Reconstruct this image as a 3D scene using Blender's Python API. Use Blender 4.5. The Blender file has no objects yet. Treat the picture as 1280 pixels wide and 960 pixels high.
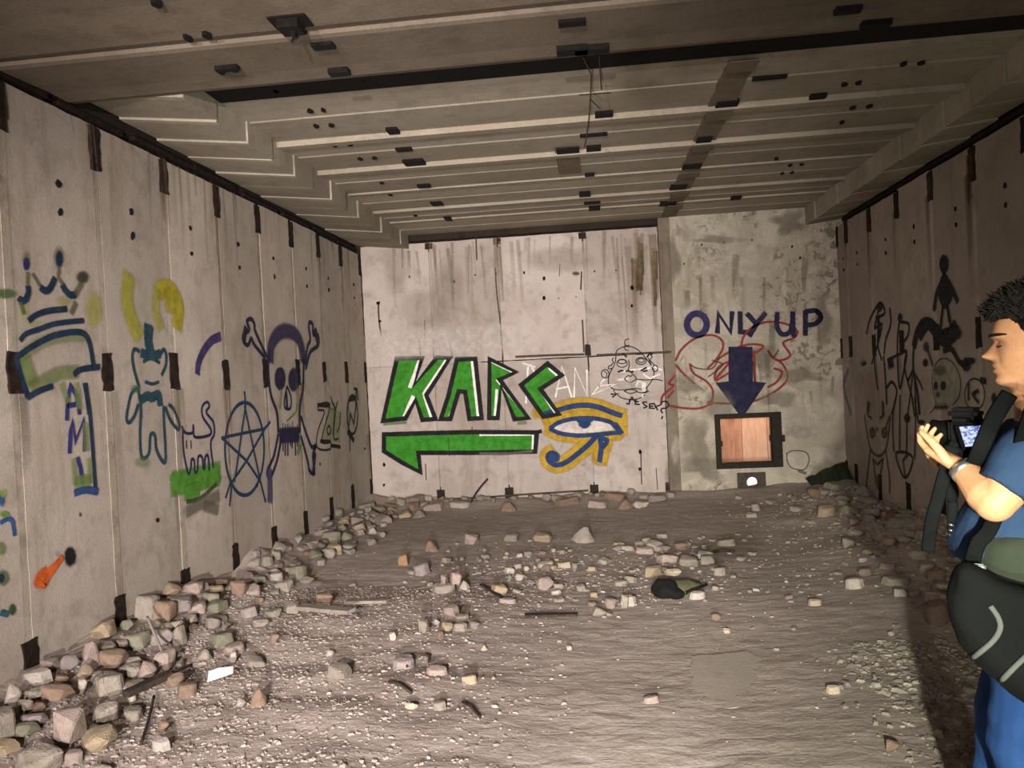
import bpy, bmesh, math, random
from mathutils import Vector, Matrix, noise
from mathutils.geometry import tessellate_polygon
random.seed(7)
SC = bpy.context.scene
COL = SC.collection
V = Vector

# ---------------------------------------------------------------- camera
F = 960.0
EYE = V((0, 0, 1.6))
_cy = V(((745 - 640) / F, (480 - 462) / F, 1.0)).normalized()
_cz = V((-.048, 1, 0)); _cz = (_cz - _cz.dot(_cy) * _cy).normalized()
_cx = _cz.cross(_cy)
if _cx.x < 0: _cx = -_cx
AX_R = V((_cx[0], _cy[0], _cz[0])); AX_U = V((_cx[1], _cy[1], _cz[1])); AX_F = V((_cx[2], _cy[2], _cz[2]))
cam = bpy.data.cameras.new('view_camera'); cam_o = bpy.data.objects.new('view_camera', cam); COL.objects.link(cam_o)
cam.sensor_width = 36; cam.lens = F / 1280 * 36; cam.clip_start = .05
cam_o.matrix_world = Matrix(((AX_R.x, AX_U.x, -AX_F.x, EYE.x), (AX_R.y, AX_U.y, -AX_F.y, EYE.y), (AX_R.z, AX_U.z, -AX_F.z, EYE.z), (0, 0, 0, 1)))
SC.camera = cam_o

# ---------------------------------------------------------------- world, light, exposure
w = bpy.data.worlds.new('world'); SC.world = w; w.use_nodes = True
bg = w.node_tree.nodes['Background']; bg.inputs[0].default_value = (.62, .58, .55, 1); bg.inputs[1].default_value = .18
def spot(name, loc, aim, energy, col, size, blend=1.0, soft=.05):
    L = bpy.data.lights.new(name, 'SPOT'); L.energy = energy; L.color = col; L.spot_size = math.radians(size); L.spot_blend = blend; L.shadow_soft_size = soft
    o = bpy.data.objects.new(name, L); COL.objects.link(o); o.location = loc
    o.rotation_euler = (V(aim) - V(loc)).to_track_quat('-Z', 'Y').to_euler(); return o
# torches of visitors beside and behind the camera, plus an added rear fill
spot('rear_fill', (-.35, -2.6, 1.95), (-1.7, 9.6, 1.1), 2700, (1.0, .91, .87), 56, 1.0, .03)  # unseen fill spot, added to brighten the left wall
spot('torch_left', (-2.3, -2.2, 2.25), (-.4, 9.6, .8), 1300, (1.0, .88, .84), 58, 1.0, .04)
spot('torch_right', (-.10, -1.2, .9), (-2.0, 9.6, 1.5), 2300, (1.0, .96, .89), 60, 1.0, .03)
spot('torch_side', (.36, -.8, .95), (2.6, 6.0, 1.6), 260, (.95, 1.0, .82), 70, 1.0, .03)
spot('torch_floor', (.02, -1.0, 1.45), (1.2, 3.6, .0), 1150, (.98, 1.0, .82), 46, 1.0, .03)
SC.view_settings.view_transform = 'Standard'; SC.view_settings.look = 'None'
SC.view_settings.exposure = 0.0; SC.view_settings.gamma = 1.0; SC.view_settings.use_curve_mapping = False

# ---------------------------------------------------------------- helpers
def ray(px, py): return AX_R * ((px - 640) / F) - AX_U * ((py - 480) / F) + AX_F
def onX(px, py, x): d = ray(px, py); return EYE + d * ((x - EYE.x) / d.x)
def onY(px, py, y): d = ray(px, py); return EYE + d * ((y - EYE.y) / d.y)
def onZ(px, py, z): d = ray(px, py); return EYE + d * ((z - EYE.z) / d.z)
XL, XR, YF = -2.93, 2.93, 9.6
Z_LEDGE, Z_CEIL = 3.29, 3.42

def link(o, parent=None):
    COL.objects.link(o)
    if parent is not None: o.parent = parent
    return o
def tag(o, label=None, cat=None, group=None, kind=None):
    if label: o['label'] = label
    if cat: o['category'] = cat
    if group: o['group'] = group
    if kind: o['kind'] = kind
    return o
def empty(name, loc=(0, 0, 0), rz=0, label=None, cat=None, group=None, kind=None):
    o = bpy.data.objects.new(name, None); o.location = loc; o.rotation_euler = (0, 0, rz); o.empty_display_size = .1
    link(o); return tag(o, label, cat, group, kind)
def mesh_obj(name, me, mats, parent=None, smooth=False):
    if isinstance(me, bmesh.types.BMesh):
        b = me; me = bpy.data.meshes.new(name); b.to_mesh(me); b.free()
    if not isinstance(mats, (list, tuple)): mats = [mats]
    for m in mats: me.materials.append(m)
    if smooth:
        for p in me.polygons: p.use_smooth = True
    o = bpy.data.objects.new(name, me); return link(o, parent)
def box_bm(b, x0, x1, y0, y1, z0, z1, mi=0):
    vs = [b.verts.new((x, y, z)) for z in (z0, z1) for y in (y0, y1) for x in (x0, x1)]
    for f in ((0, 2, 3, 1), (4, 5, 7, 6), (0, 1, 5, 4), (2, 6, 7, 3), (0, 4, 6, 2), (1, 3, 7, 5)):
        b.faces.new([vs[i] for i in f]).material_index = mi
def box(name, x0, x1, y0, y1, z0, z1, mat, parent=None, bev=0):
    b = bmesh.new(); box_bm(b, x0, x1, y0, y1, z0, z1)
    if bev: bmesh.ops.bevel(b, geom=b.edges[:], offset=bev, segments=1, affect='EDGES')
    return mesh_obj(name, b, mat, parent)
def prism_bm(b, pts, fn, d0, d1, mi=0):
    """polygon pts (a, c) extruded from depth d0 to d1; fn(a, c, d) gives the 3-D point"""
    v0 = [b.verts.new(fn(a, c, d0)) for a, c in pts]; v1 = [b.verts.new(fn(a, c, d1)) for a, c in pts]
    n = len(pts)
    tris = tessellate_polygon([[V((a, c, 0)) for a, c in pts]])
    for t in tris:
        for vs in ([v0[i] for i in t], [v1[i] for i in reversed(t)]):
            try: b.faces.new(vs).material_index = mi
            except ValueError: pass
    for i in range(n):
        j = (i + 1) % n
        b.faces.new((v0[i], v0[j], v1[j], v1[i])).material_index = mi
    bmesh.ops.recalc_face_normals(b, faces=b.faces[:])
def tube_bm(b, pts, rad, seg=8, cap=True, mi=0, up=None):
    """pts list of Vector, rad float | list of float | list of (ra, rb)"""
    pts = [V(p) for p in pts]; n = len(pts)
    if not isinstance(rad, (list, tuple)): rad = [rad] * n
    rad = [(r, r) if not isinstance(r, (list, tuple)) else r for r in rad]
    rings = []; ref = V(up) if up is not None else None
    for i, p in enumerate(pts):
        t = (pts[min(i + 1, n - 1)] - pts[max(i - 1, 0)]).normalized()
        if ref is None: ref = V((0, 0, 1)) if abs(t.z) < .8 else V((1, 0, 0))
        s = t.cross(ref)
        if s.length < 1e-5: s = t.orthogonal()
        s.normalize(); u = s.cross(t).normalized(); ref = u
        rings.append([b.verts.new(p + s * math.cos(a) * rad[i][0] + u * math.sin(a) * rad[i][1]) for a in [2 * math.pi * k / seg for k in range(seg)]])
    for i in range(n - 1):
        for k in range(seg):
            k2 = (k + 1) % seg
            b.faces.new((rings[i][k], rings[i][k2], rings[i + 1][k2], rings[i + 1][k])).material_index = mi
    if cap:
        b.faces.new(rings[0][::-1]).material_index = mi; b.faces.new(rings[-1]).material_index = mi
def ball_bm(b, c, r, sub=2, mat=None):
    sc = r if isinstance(r, (list, tuple)) else (r, r, r)
    m = Matrix.Translation(V(c)) @ (mat or Matrix()) @ Matrix.Diagonal((*sc, 1))
    return bmesh.ops.create_icosphere(b, subdivisions=sub, radius=1, matrix=m)['verts']
def catmull(pts, n=6, closed=False):
    P = [V(p) for p in pts]
    if len(P) < 3: return P
    out = []; m = len(P)
    rng = range(m) if closed else range(m - 1)
    for i in rng:
        if closed: a, b_, c, d = P[(i - 1) % m], P[i], P[(i + 1) % m], P[(i + 2) % m]
        else: a, b_, c, d = P[max(i - 1, 0)], P[i], P[i + 1], P[min(i + 2, m - 1)]
        for k in range(n):
            t = k / n
            out.append(.5 * (2 * b_ + (c - a) * t + (2 * a - 5 * b_ + 4 * c - d) * t * t + (3 * b_ - a - 3 * c + d) * t ** 3))
    if not closed: out.append(P[-1])
    return out

# ---------------------------------------------------------------- materials
def rgb(h):
    h = h.lstrip('#'); c = [int(h[i:i + 2], 16) / 255 for i in (0, 2, 4)]
    return tuple(x / 12.92 if x <= .04045 else ((x + .055) / 1.055) ** 2.4 for x in c) + (1,)
class NT:
    def __init__(s, name):
        s.m = bpy.data.materials.new(name); s.m.use_nodes = True; s.t = s.m.node_tree; s.n = s.t.nodes; s.l = s.t.links
        s.p = s.n['Principled BSDF']; s.out = s.n['Material Output']
        s.p.inputs['Roughness'].default_value = .9; s.p.inputs['Specular IOR Level'].default_value = .25
    def put(s, sock, v):
        if isinstance(v, bpy.types.NodeSocket): s.l.new(v, sock)
        elif v is not None: sock.default_value = v
    def node(s, ty, **kw):
        n = s.n.new(ty)
        for k, v in kw.items(): setattr(n, k, v)
        return n
    def coord(s, scale=(1, 1, 1), kind='Object'):
        tc = s.node('ShaderNodeTexCoord'); mp = s.node('ShaderNodeMapping'); s.l.new(tc.outputs[kind], mp.inputs[0]); mp.inputs['Scale'].default_value = scale
        return mp.outputs[0]
    def noise(s, sc=5, det=4, rough=.6, scale=(1, 1, 1), dist=0):
        n = s.node('ShaderNodeTexNoise'); s.l.new(s.coord(scale), n.inputs['Vector'])
        n.inputs['Scale'].default_value = sc; n.inputs['Detail'].default_value = det; n.inputs['Roughness'].default_value = rough; n.inputs['Distortion'].default_value = dist
        return n.outputs[0]
    def voro(s, sc=5, feature='F1', out='Distance', scale=(1, 1, 1)):
        n = s.node('ShaderNodeTexVoronoi', feature=feature); s.l.new(s.coord(scale), n.inputs['Vector']); n.inputs['Scale'].default_value = sc
        return n.outputs[out]
    def ramp(s, f, a=.4, b=.6, lo=0.0, hi=1.0):
        n = s.node('ShaderNodeMapRange'); n.interpolation_type = 'SMOOTHSTEP'; s.put(n.inputs[0], f)
        n.inputs[1].default_value = a; n.inputs[2].default_value = b; n.inputs[3].default_value = lo; n.inputs[4].default_value = hi
        return n.outputs[0]
    def math(s, op, a, b=None):
        n = s.node('ShaderNodeMath', operation=op); s.put(n.inputs[0], a); s.put(n.inputs[1], b); return n.outputs[0]
    def mix(s, f, a, b, mode='MIX'):
        n = s.node('ShaderNodeMix', data_type='RGBA', blend_type=mode); s.put(n.inputs[0], f); s.put(n.inputs[6], a); s.put(n.inputs[7], b); return n.outputs[2]
    def bump(s, h, st=.3, d=.02):
        n = s.node('ShaderNodeBump'); s.put(n.inputs['Height'], h); n.inputs['Strength'].default_value = st; n.inputs['Distance'].default_value = d
        s.l.new(n.outputs[0], s.p.inputs['Normal'])
    def col(s, c): s.put(s.p.inputs['Base Color'], c)
def concrete(name, base, light, dark, stain, streak=.5, mottle=.35, pit=True, axis='z', bump=.35, tintvar=.12):
    k = NT(name); base, light, dark, stain = map(rgb, (base, light, dark, stain))
    sc = {'z': (1, 1, .12), 'x': (.15, 1, 1), 'y': (1, .15, 1)}[axis]
    big = k.noise(1.3, 3, .55); mid = k.noise(6, 5, .65); fine = k.noise(60, 3, .7); st = k.noise(3.5, 5, .7, sc)
    c = k.mix(k.ramp(big, .35, .65), base, light)
    c = k.mix(k.math('MULTIPLY', k.ramp(k.noise(2.4, 6, .75, dist=.6), .52, .66), mottle * .8), c, dark)
    c = k.mix(k.math('MULTIPLY', k.ramp(mid, .5, .72), mottle), c, dark)
    c = k.mix(k.math('MULTIPLY', k.ramp(st, .52, .72), streak), c, stain)
    c = k.mix(k.math('MULTIPLY', k.ramp(fine, .35, .7), .22), c, dark)
    oi = k.node('ShaderNodeObjectInfo')
    v = k.math('ADD', k.math('MULTIPLY', oi.outputs['Random'], 2 * tintvar), 1 - tintvar)
    hs = k.node('ShaderNodeHueSaturation'); k.put(hs.inputs['Value'], v); k.put(hs.inputs['Color'], c); c = hs.outputs[0]
    h = k.math('ADD', k.math('MULTIPLY', mid, .6), k.math('MULTIPLY', fine, .25))
    if pit:
        vo = k.voro(38); p_ = k.ramp(vo, .06, .16)
        gate = k.ramp(k.noise(9, 2), .56, .62)
        holes = k.math('MULTIPLY', k.math('SUBTRACT', 1.0, p_), gate)
        c = k.mix(k.math('MULTIPLY', holes, .7), c, dark)
        h = k.math('SUBTRACT', h, holes)
    k.col(c); k.bump(h, bump, .015); return k.m
def plain(name, c, rough=.7, metal=0, var=.15, nsc=12, bump=.15, emit=0, c2=None, bd=.005):
    k = NT(name); c = rgb(c)
    n = k.noise(nsc, 4, .6)
    d = rgb(c2) if c2 else tuple(x * (1 - 2 * var) for x in c[:3]) + (1,)
    k.col(k.mix(k.ramp(n, .3, .7), d, c)); k.p.inputs['Roughness'].default_value = rough; k.p.inputs['Metallic'].default_value = metal
    if bump: k.bump(n, bump, bd)
    if emit:
        k.p.inputs['Emission Color'].default_value = c; k.p.inputs['Emission Strength'].default_value = emit
    return k.m
M = {}
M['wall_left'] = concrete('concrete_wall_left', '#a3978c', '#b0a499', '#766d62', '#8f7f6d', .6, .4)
M['wall_far'] = concrete('concrete_wall_far', '#aa9d95', '#b8aca5', '#857a70', '#8c7a68', .55, .5)
M['wall_rough'] = concrete('concrete_rough', '#9b9384', '#aca496', '#5b564b', '#6a6450', .55, .8, bump=.7)
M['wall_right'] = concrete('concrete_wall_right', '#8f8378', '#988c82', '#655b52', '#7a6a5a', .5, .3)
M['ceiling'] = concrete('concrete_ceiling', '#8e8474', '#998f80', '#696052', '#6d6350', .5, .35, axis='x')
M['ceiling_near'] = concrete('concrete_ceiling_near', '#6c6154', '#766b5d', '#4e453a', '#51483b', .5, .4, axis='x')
M['ledge'] = concrete('concrete_ledge', '#8f8575', '#9d9485', '#6b6355', '#75705a', .4, .35)
M['seam'] = concrete('seam_mortar', '#978b7c', '#a99f92', '#5d5347', '#5f5240', .6, .5)
M['column'] = concrete('brown_column_strip', '#7b6f60', '#857a6b', '#594f44', '#5a4e3e', .5, .4)
M['backing'] = concrete('dark_backing', '#2a221b', '#332a21', '#1d1712', '#2a1d12', .6, .6)
M['rust'] = plain('rust', '#2b1c12', .95, .1, .3, 22, .5, c2='#0c0806')
M['dark_hole'] = plain('dark_rust_shade', '#15100c', .95, 0, .3, 30, .3)
M['stain_brown'] = plain('brown_stain', '#6d604f', .95, 0, .12, 10, .1)
# ================================================================ SETTING
# ---------------- terrain
def sstep(a, b, x):
    t = max(0, min(1, (x - a) / (b - a))); return t * t * (3 - 2 * t)
def nz(x, y, s, z=0): return noise.noise(V((x * s, y * s, z)))
def ground(x, y):
    h = .014 * nz(x, y, .8, 3) + .008 * nz(x, y, 2.3, 5) + .005 * nz(x * .7, y, 9, 1) + .004 * nz(x * .7, y, 24, 2)
    hl = max(0, 1 - (x - XL) / (.75 if y < 6 else .55))
    h += .20 * hl ** 1.4 * (1.15 - .45 * sstep(5.5, 9.0, y)) * (.8 + .5 * nz(x, y, 1.7, 9))
    hr = sstep(1.35, 2.7, x) * sstep(3.6, 4.8, y)
    h += .14 * hr * (.8 + .7 * nz(x, y, 1.5, 11))
    h += .10 * sstep(8.9, 9.6, y) * (.6 + .6 * nz(x, y, 2.2, 4))
    h += .05 * sstep(-.1, -1.4, x) * (1 - sstep(5.0, 5.9, y)) * (.8 + .5 * nz(x, y, 3, 6))
    h += .035 * sstep(1.2, 2.0, x - .35 * (y - 6)) * (1 - sstep(6.0, 6.25, y - .35 * x))
    return h - .01
def on_ground(px, py):
    z = 0
    for _ in range(6):
        p = onZ(px, py, z); z = .5 * z + .5 * ground(p.x, p.y)
    p = onZ(px, py, z); return V((p.x, p.y, ground(p.x, p.y)))
def dirt_mat():
    k = NT('dirt')
    big = k.noise(.55, 3, .5); mid = k.noise(4, 6, .65, dist=.4); fine = k.noise(45, 4, .7); rip = k.noise(14, 5, .6, (.35, 1, 1), .6)
    c = k.mix(k.ramp(big, .4, .62), rgb('#958880'), rgb('#a2958d'))
    c = k.mix(k.math('MULTIPLY', k.ramp(mid, .45, .75), .45), c, rgb('#807369'))
    c = k.mix(k.math('MULTIPLY', k.ramp(fine, .5, .75), .35), c, rgb('#b8aca4'))
    c = k.mix(k.math('MULTIPLY', k.ramp(fine, .48, .3), .3), c, rgb('#6a5f57'))
    sp = k.voro(70); c = k.mix(k.math('MULTIPLY', k.ramp(sp, .16, .08), k.ramp(k.noise(3, 2), .5, .6)), c, rgb('#b3a99d'))
    k.col(c)
    h = k.math('ADD', k.math('MULTIPLY', rip, .8), k.math('ADD', k.math('MULTIPLY', mid, .6), k.math('MULTIPLY', fine, .3)))
    k.bump(h, .5, .025); k.p.inputs['Roughness'].default_value = .97
    return k.m
M['dirt'] = dirt_mat()
def grid_floor():
    ys = []; y = -1.0
    while y < 9.75: ys.append(y); y += .08 if y < 2.6 else (.022 if y < 6.5 else .035)
    ys.append(9.8); nx = 230; xs = [-3.0 + 6.0 * i / nx for i in range(nx + 1)]
    me = bpy.data.meshes.new('floor'); W = nx + 1
    vs = [(x, y, ground(x, y)) for y in ys for x in xs]
    fs = [(j * W + i, j * W + i + 1, (j + 1) * W + i + 1, (j + 1) * W + i) for j in range(len(ys) - 1) for i in range(nx)]
    me.from_pydata(vs, [], fs); me.update()
    o = mesh_obj('floor', me, M['dirt'], None, True); tag(o, 'uneven brown dirt floor littered with rubble', kind='structure'); return o
floor = grid_floor()

# ---------------- wall panels with chipped notches
def jag(pts, amp, step=.09):
    out = []; n = len(pts)
    for i in range(n):
        a = pts[i]; b_ = pts[(i + 1) % n]; L = math.dist(a, b_); m = max(1, int(L / step))
        for k in range(m):
            t = k / m; out.append((a[0] + (b_[0] - a[0]) * t + random.uniform(-amp, amp), a[1] + (b_[1] - a[1]) * t + random.uniform(-amp, amp)))
    return out
def panel_outline(a0, a1, z0, z1, notches):
    """notches on the two upright edges: (side, z centre, half height, depth)"""
    R = sorted([n for n in notches if n[0] == 1], key=lambda n: n[1]); L = sorted([n for n in notches if n[0] == 0], key=lambda n: -n[1])
    p = [(a0, z0)]
    if any(n[0] == 1 and n[1] - n[2] <= z0 + .01 for n in R): pass
    p.append((a1, z0))
    for s, zc, hh, d in R: p += [(a1, max(z0 + .004, zc - hh)), (a1 - d, max(z0 + .006, zc - hh)), (a1 - d, min(z1 - .006, zc + hh)), (a1, min(z1 - .004, zc + hh))]
    p.append((a1, z1)); p.append((a0, z1))
    for s, zc, hh, d in L: p += [(a0, min(z1 - .004, zc + hh)), (a0 + d, min(z1 - .006, zc + hh)), (a0 + d, max(z0 + .006, zc - hh)), (a0, max(z0 + .004, zc - hh))]
    return jag(p, .0035)
def side_wall(name, X, sgn, joints, ztop, mat, label, zmid):
    root = box(name, *sorted((X - sgn * .30, X - sgn * .085)), -1.0, 9.9, -.3, 3.75, M['backing']); tag(root, label, kind='structure')
    fn = lambda a, c, d: V((X - sgn * d, a, c))
    for i in range(len(joints) - 1):
        a0, a1 = joints[i] + .026, joints[i + 1] - .026
        nt = []
        for s in (0, 1):
            nt += [(s, ztop - .11, .12, random.uniform(.006, .016)), (s, zmid, .095, random.uniform(.004, .012)), (s, .21, .12, random.uniform(.006, .016))]
        b = bmesh.new(); dep = random.uniform(0, .006)
        prism_bm(b, panel_outline(a0, a1, -.2, ztop + random.uniform(-.015, .01), nt), fn, dep, .06)
        mesh_obj('panel', b, mat, root)
        # seam of mortar set back between panels
        b = bmesh.new(); zz = [(-.2, .09), (.33, zmid - .095), (zmid + .095, ztop - .23)]
        for z0, z1 in zz:
            if z1 - z0 > .05:
                pts = jag([(joints[i + 1] - .031, z0), (joints[i + 1] + .031, z0), (joints[i + 1] + .031, z1), (joints[i + 1] - .031, z1)], .003, .12); prism_bm(b, pts, fn, random.uniform(.0, .007), .084)
        mesh_obj('joint_mortar', b, M['seam'], root)
        b = bmesh.new()
        for z0, z1, hw in ((ztop - .24 - random.uniform(0, .04), ztop - .01, random.uniform(.048, .064)), (zmid - random.uniform(.10, .14), zmid + random.uniform(.10, .14), random.uniform(.044, .056)), (.08, random.uniform(.335, .38), random.uniform(.048, .058))):
            pts = jag([(joints[i + 1] - hw, z0), (joints[i + 1] + hw, z0), (joints[i + 1] + hw * .9, z1), (joints[i + 1] - hw, z1)], .009, .035)
            prism_bm(b, pts, fn, random.uniform(-.006, -.003), .06)
        mesh_obj('joint_plate', b, M['rust'], root)
    # rusty angle iron left along the top gap
    b = bmesh.new()
    y = -.9
    while y < 9.5:
        L = random.uniform(.45, .8); x0, x1 = sorted((X - sgn * .02, X - sgn * .06)); z = ztop + .035 + random.uniform(-.012, .018)
        box_bm(b, x0, x1, y, y + L, z, z + .03); y += L + random.uniform(.02, .16)
    tag(mesh_obj('top_iron', b, M['rust'], root), 'rusty iron strip in the gap along the top')
    return root
JL = [3.60 - .745 * 6 + .745 * i for i in range(15)]; JL = [y for y in JL if y < 9.5] + [9.58]
wall_l = side_wall('wall_left', XL, 1, JL, 3.22, M['wall_left'], 'left wall of tall grey concrete panels covered in graffiti', 1.72)
JR = [-.45 + .745 * i for i in range(14)]; JR = [y for y in JR if y < 9.4] + [9.58]
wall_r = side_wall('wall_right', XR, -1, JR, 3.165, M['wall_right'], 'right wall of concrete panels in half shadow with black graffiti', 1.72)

def holes(name, items, fn, parent, mat=None):
    """sawn-off anchor bolts: (a, c, radius)"""
    b = bmesh.new()
    for a, c, r in items:
        n = 7; ph = random.random() * 6
        pts = [(a + math.cos(ph + 6.283 * k / n) * r * random.uniform(.5, 1.05), c + math.sin(ph + 6.283 * k / n) * r * random.uniform(.6, 1.5)) for k in range(n)]
        prism_bm(b, pts, fn, -.006, .02)
    o = mesh_obj(name, b, mat or M['dark_hole'], parent); tag(o, 'dark sawn-off anchor bolts dotting the concrete', kind='stuff'); return o
it = []
for i in range(len(JL) - 1):
    ym = (JL[i] + JL[i + 1]) / 2 + random.uniform(-.1, .1)
    for z in (2.78, 2.62): it.append((ym, z + random.uniform(-.02, .02), random.uniform(.014, .022)))
    if i % 2: it.append((ym + .1, .75, .014))
holes('anchor_bolt', it, lambda a, c, d: V((XL - d, a, c)), wall_l)
it = []
for i in range(len(JR) - 1):
    ym = (JR[i] + JR[i + 1]) / 2 + random.uniform(-.1, .1)
    for z in (2.75, 2.62): it.append((ym, z, random.uniform(.014, .022)))
holes('anchor_bolt', it, lambda a, c, d: V((XR + d, a, c)), wall_r)

# ---------------- far wall
wall_f = empty('wall_far', (0, 0, 0), 0, 'far wall of pale concrete panels with green lettering and a square hatch', kind='structure')
box('backing', XL - .2, .84, YF + .085, YF + .3, -.3, 3.75, M['backing'], wall_f)
fnF = lambda a, c, d: V((a, YF + d, c))
HJ = 1.765
xj = [XL, onY(540, 400, YF).x, onY(626, 400, YF).x, onY(733, 400, YF).x, .835]
for i in range(4):
    a0, a1 = xj[i] + .008, xj[i + 1] - .008
    last = i == 3
    nt_b = [(0, .07, .10, .045 if i else .0), (1, .07, .10, .045)] if i else [(1, .07, .10, .045)]
    nt_t = ([(0, 3.3, .07, .04)] if i else []) + ([(1, 3.3, .07, .04)] if not last else [])
    nm = [(0, HJ - .07, .10, .03)] if i == 3 else ([(1, HJ - .07, .10, .03)] if i == 2 else [])
    b = bmesh.new(); prism_bm(b, panel_outline(a0, a1, -.06, HJ - .006, nt_b), fnF, random.uniform(0, .004), .06); mesh_obj('panel', b, M['wall_far'], wall_f)
    b = bmesh.new(); prism_bm(b, panel_outline(a0, a1, HJ + .008, 3.315, nt_t + [(s_, HJ + .07, .08, .028) for s_, *_ in nm]), fnF, random.uniform(0, .006), .06); mesh_obj('panel', b, M['wall_far'], wall_f)
b = bmesh.new()
for i in range(1, 4): box_bm(b, xj[i] - .01, xj[i] + .01, YF + .014, YF + .084, .2, HJ - .18); box_bm(b, xj[i] - .01, xj[i] + .01, YF + .012, YF + .084, HJ + .16, 3.2)
box_bm(b, XL, xj[1] + .6, YF + .02, YF + .084, HJ - .02, HJ + .02)
mesh_obj('joint_mortar', b, M['seam'], wall_f)
b = bmesh.new(); box_bm(b, -2.5, .84, YF + .03, YF + .06, 3.335, 3.35); tag(mesh_obj('top_iron', b, M['rust'], wall_f), 'rusty iron strip in the gap along the top')
box('column_strip', .84, .975, YF + .03, YF + .3, -.3, 3.6, M['column'], wall_f)
it = [(onY(x, y, YF).x, onY(x, y, YF).z, r) for x, y, r in ((790, 360, .03), (790, 382, .022), (680, 348, .022), (680, 373, .026), (620, 342, .014), (568, 352, .018), (512, 346, .014), (594, 344, .012), (655, 341, .018), (743, 339, .014), (770, 338, .012), (698, 373, .01), (720, 371, .01), (473, 379, .03), (475, 402, .02), (480, 581, .022), (480, 606, .02), (800, 565, .028), (800, 586, .022), (877, 306, .014), (905, 303, .012), (940, 300, .012), (855, 330, .012), (1000, 322, .016), (990, 308, .016))]
holes('anchor_bolt', it, fnF, wall_f)
tag(box('embedded_plate', onY(729, 579, YF).x - .03, onY(729, 579, YF).x + .03, YF - .006, YF + .02, onY(729, 579, YF).z - .04, onY(729, 579, YF).z + .04, plain('plate_grey', '#8b8672', .6, .3), wall_f), 'small square grey metal plate')
# right part with the hatch: rough cast concrete around two openings
hx0, hz1 = onY(896, 523, YF).x, onY(896, 523, YF).z
hx1, hz0 = onY(972, 578, YF).x, onY(972, 578, YF).z
rx0, rz1 = onY(921, 591, YF).x, onY(921, 591, YF).z
rx1, rz0 = onY(958, 613, YF).x, onY(958, 613, YF).z
b = bmesh.new()
xs = [.975, hx0, rx0, rx1, hx1, XR + .1]; zs = [-.3, rz0, rz1, hz0, hz1, 3.6]
skip = {(i, 3) for i in (1, 2, 3)} | {(2, 1)}
gv = {}
def gvt(i, j, d):
    key = (i, j, d)
    if key not in gv: gv[key] = b.verts.new((xs[i], YF + d, zs[j]))
    return gv[key]
for i in range(5):
    for j in range(5):
        if (i, j) in skip: continue
        for d in (0, .28): b.faces.new([gvt(i, j, d), gvt(i + 1, j, d), gvt(i + 1, j + 1, d), gvt(i, j + 1, d)][::1 if d == 0 else -1])
        for (di, dj, e) in ((-1, 0, ((0, 0), (0, 1))), (1, 0, ((1, 0), (1, 1))), (0, -1, ((0, 0), (1, 0))), (0, 1, ((0, 1), (1, 1)))):
            q = (i + di, j + dj)
            if q in skip or not (0 <= q[0] < 5 and 0 <= q[1] < 5):
                (a, c), (a2, c2) = e; b.faces.new([gvt(i + a, j + c, 0), gvt(i + a2, j + c2, 0), gvt(i + a2, j + c2, .28), gvt(i + a, j + c, .28)])
bmesh.ops.recalc_face_normals(b, faces=b.faces[:])
def patchy():
    k = NT('concrete_patchy')
    big = k.noise(2.2, 5, .7, dist=.5); mid = k.noise(9, 6, .75, dist=.8); fine = k.noise(70, 3, .7); st = k.noise(3, 5, .7, (1, 1, .15)); 
    c = k.mix(k.ramp(big, .42, .55), rgb('#b0a799'), rgb('#9f9686'))
    c = k.mix(k.math('MULTIPLY', k.ramp(mid, .53, .58), k.ramp(k.noise(1.7, 2), .45, .6)), c, rgb('#746c5e'))
    c = k.mix(k.math('MULTIPLY', k.ramp(st, .55, .7), .5), c, rgb('#7b745a'))
    c = k.mix(k.math('MULTIPLY', k.ramp(mid, .42, .36), .5), c, rgb('#bcb4a6'))
    c = k.mix(k.math('MULTIPLY', k.ramp(fine, .4, .7), .25), c, rgb('#5d564a'))
    k.col(c); k.bump(k.math('ADD', mid, k.math('MULTIPLY', fine, .3)), .6, .02); return k.m
mesh_obj('hatch_wall', b, patchy(), wall_f)
# hatch frame of angle iron, hinge lugs
M['frame'] = plain('dark_frame_iron', '#2f2a22', .8, .3, .2, 25, .3)
b = bmesh.new(); t = .045
box_bm(b, hx0 - .03, hx0 + .035, YF - .03, YF + .1, hz0 - .05, hz1 + .05); box_bm(b, hx1 - .05, hx1 + .06, YF - .03, YF + .1, hz0 - .05, hz1 + .05)
box_bm(b, hx0 - .03, hx1 + .06, YF - .025, YF + .1, hz1 - .01, hz1 + .05); box_bm(b, hx0 - .03, hx1 + .06, YF - .025, YF + .1, hz0 - .055, hz0 + .012)
box_bm(b, hx1 - .075, hx1 - .04, YF - .015, YF + .04, .5 * (hz0 + hz1) - .02, .5 * (hz0 + hz1) + .05); box_bm(b, hx1 + .05, hx1 + .09, YF - .04, YF + .02, .5 * (hz0 + hz1) - .03, .5 * (hz0 + hz1) + .05)
box_bm(b, hx0 + .02, hx0 + .055, YF - .015, YF + .04, .5 * (hz0 + hz1) - .06, .5 * (hz0 + hz1))
tag(mesh_obj('hatch_frame', b, M['frame'], wall_f), 'dark iron angle frame round the square hatch')
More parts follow.
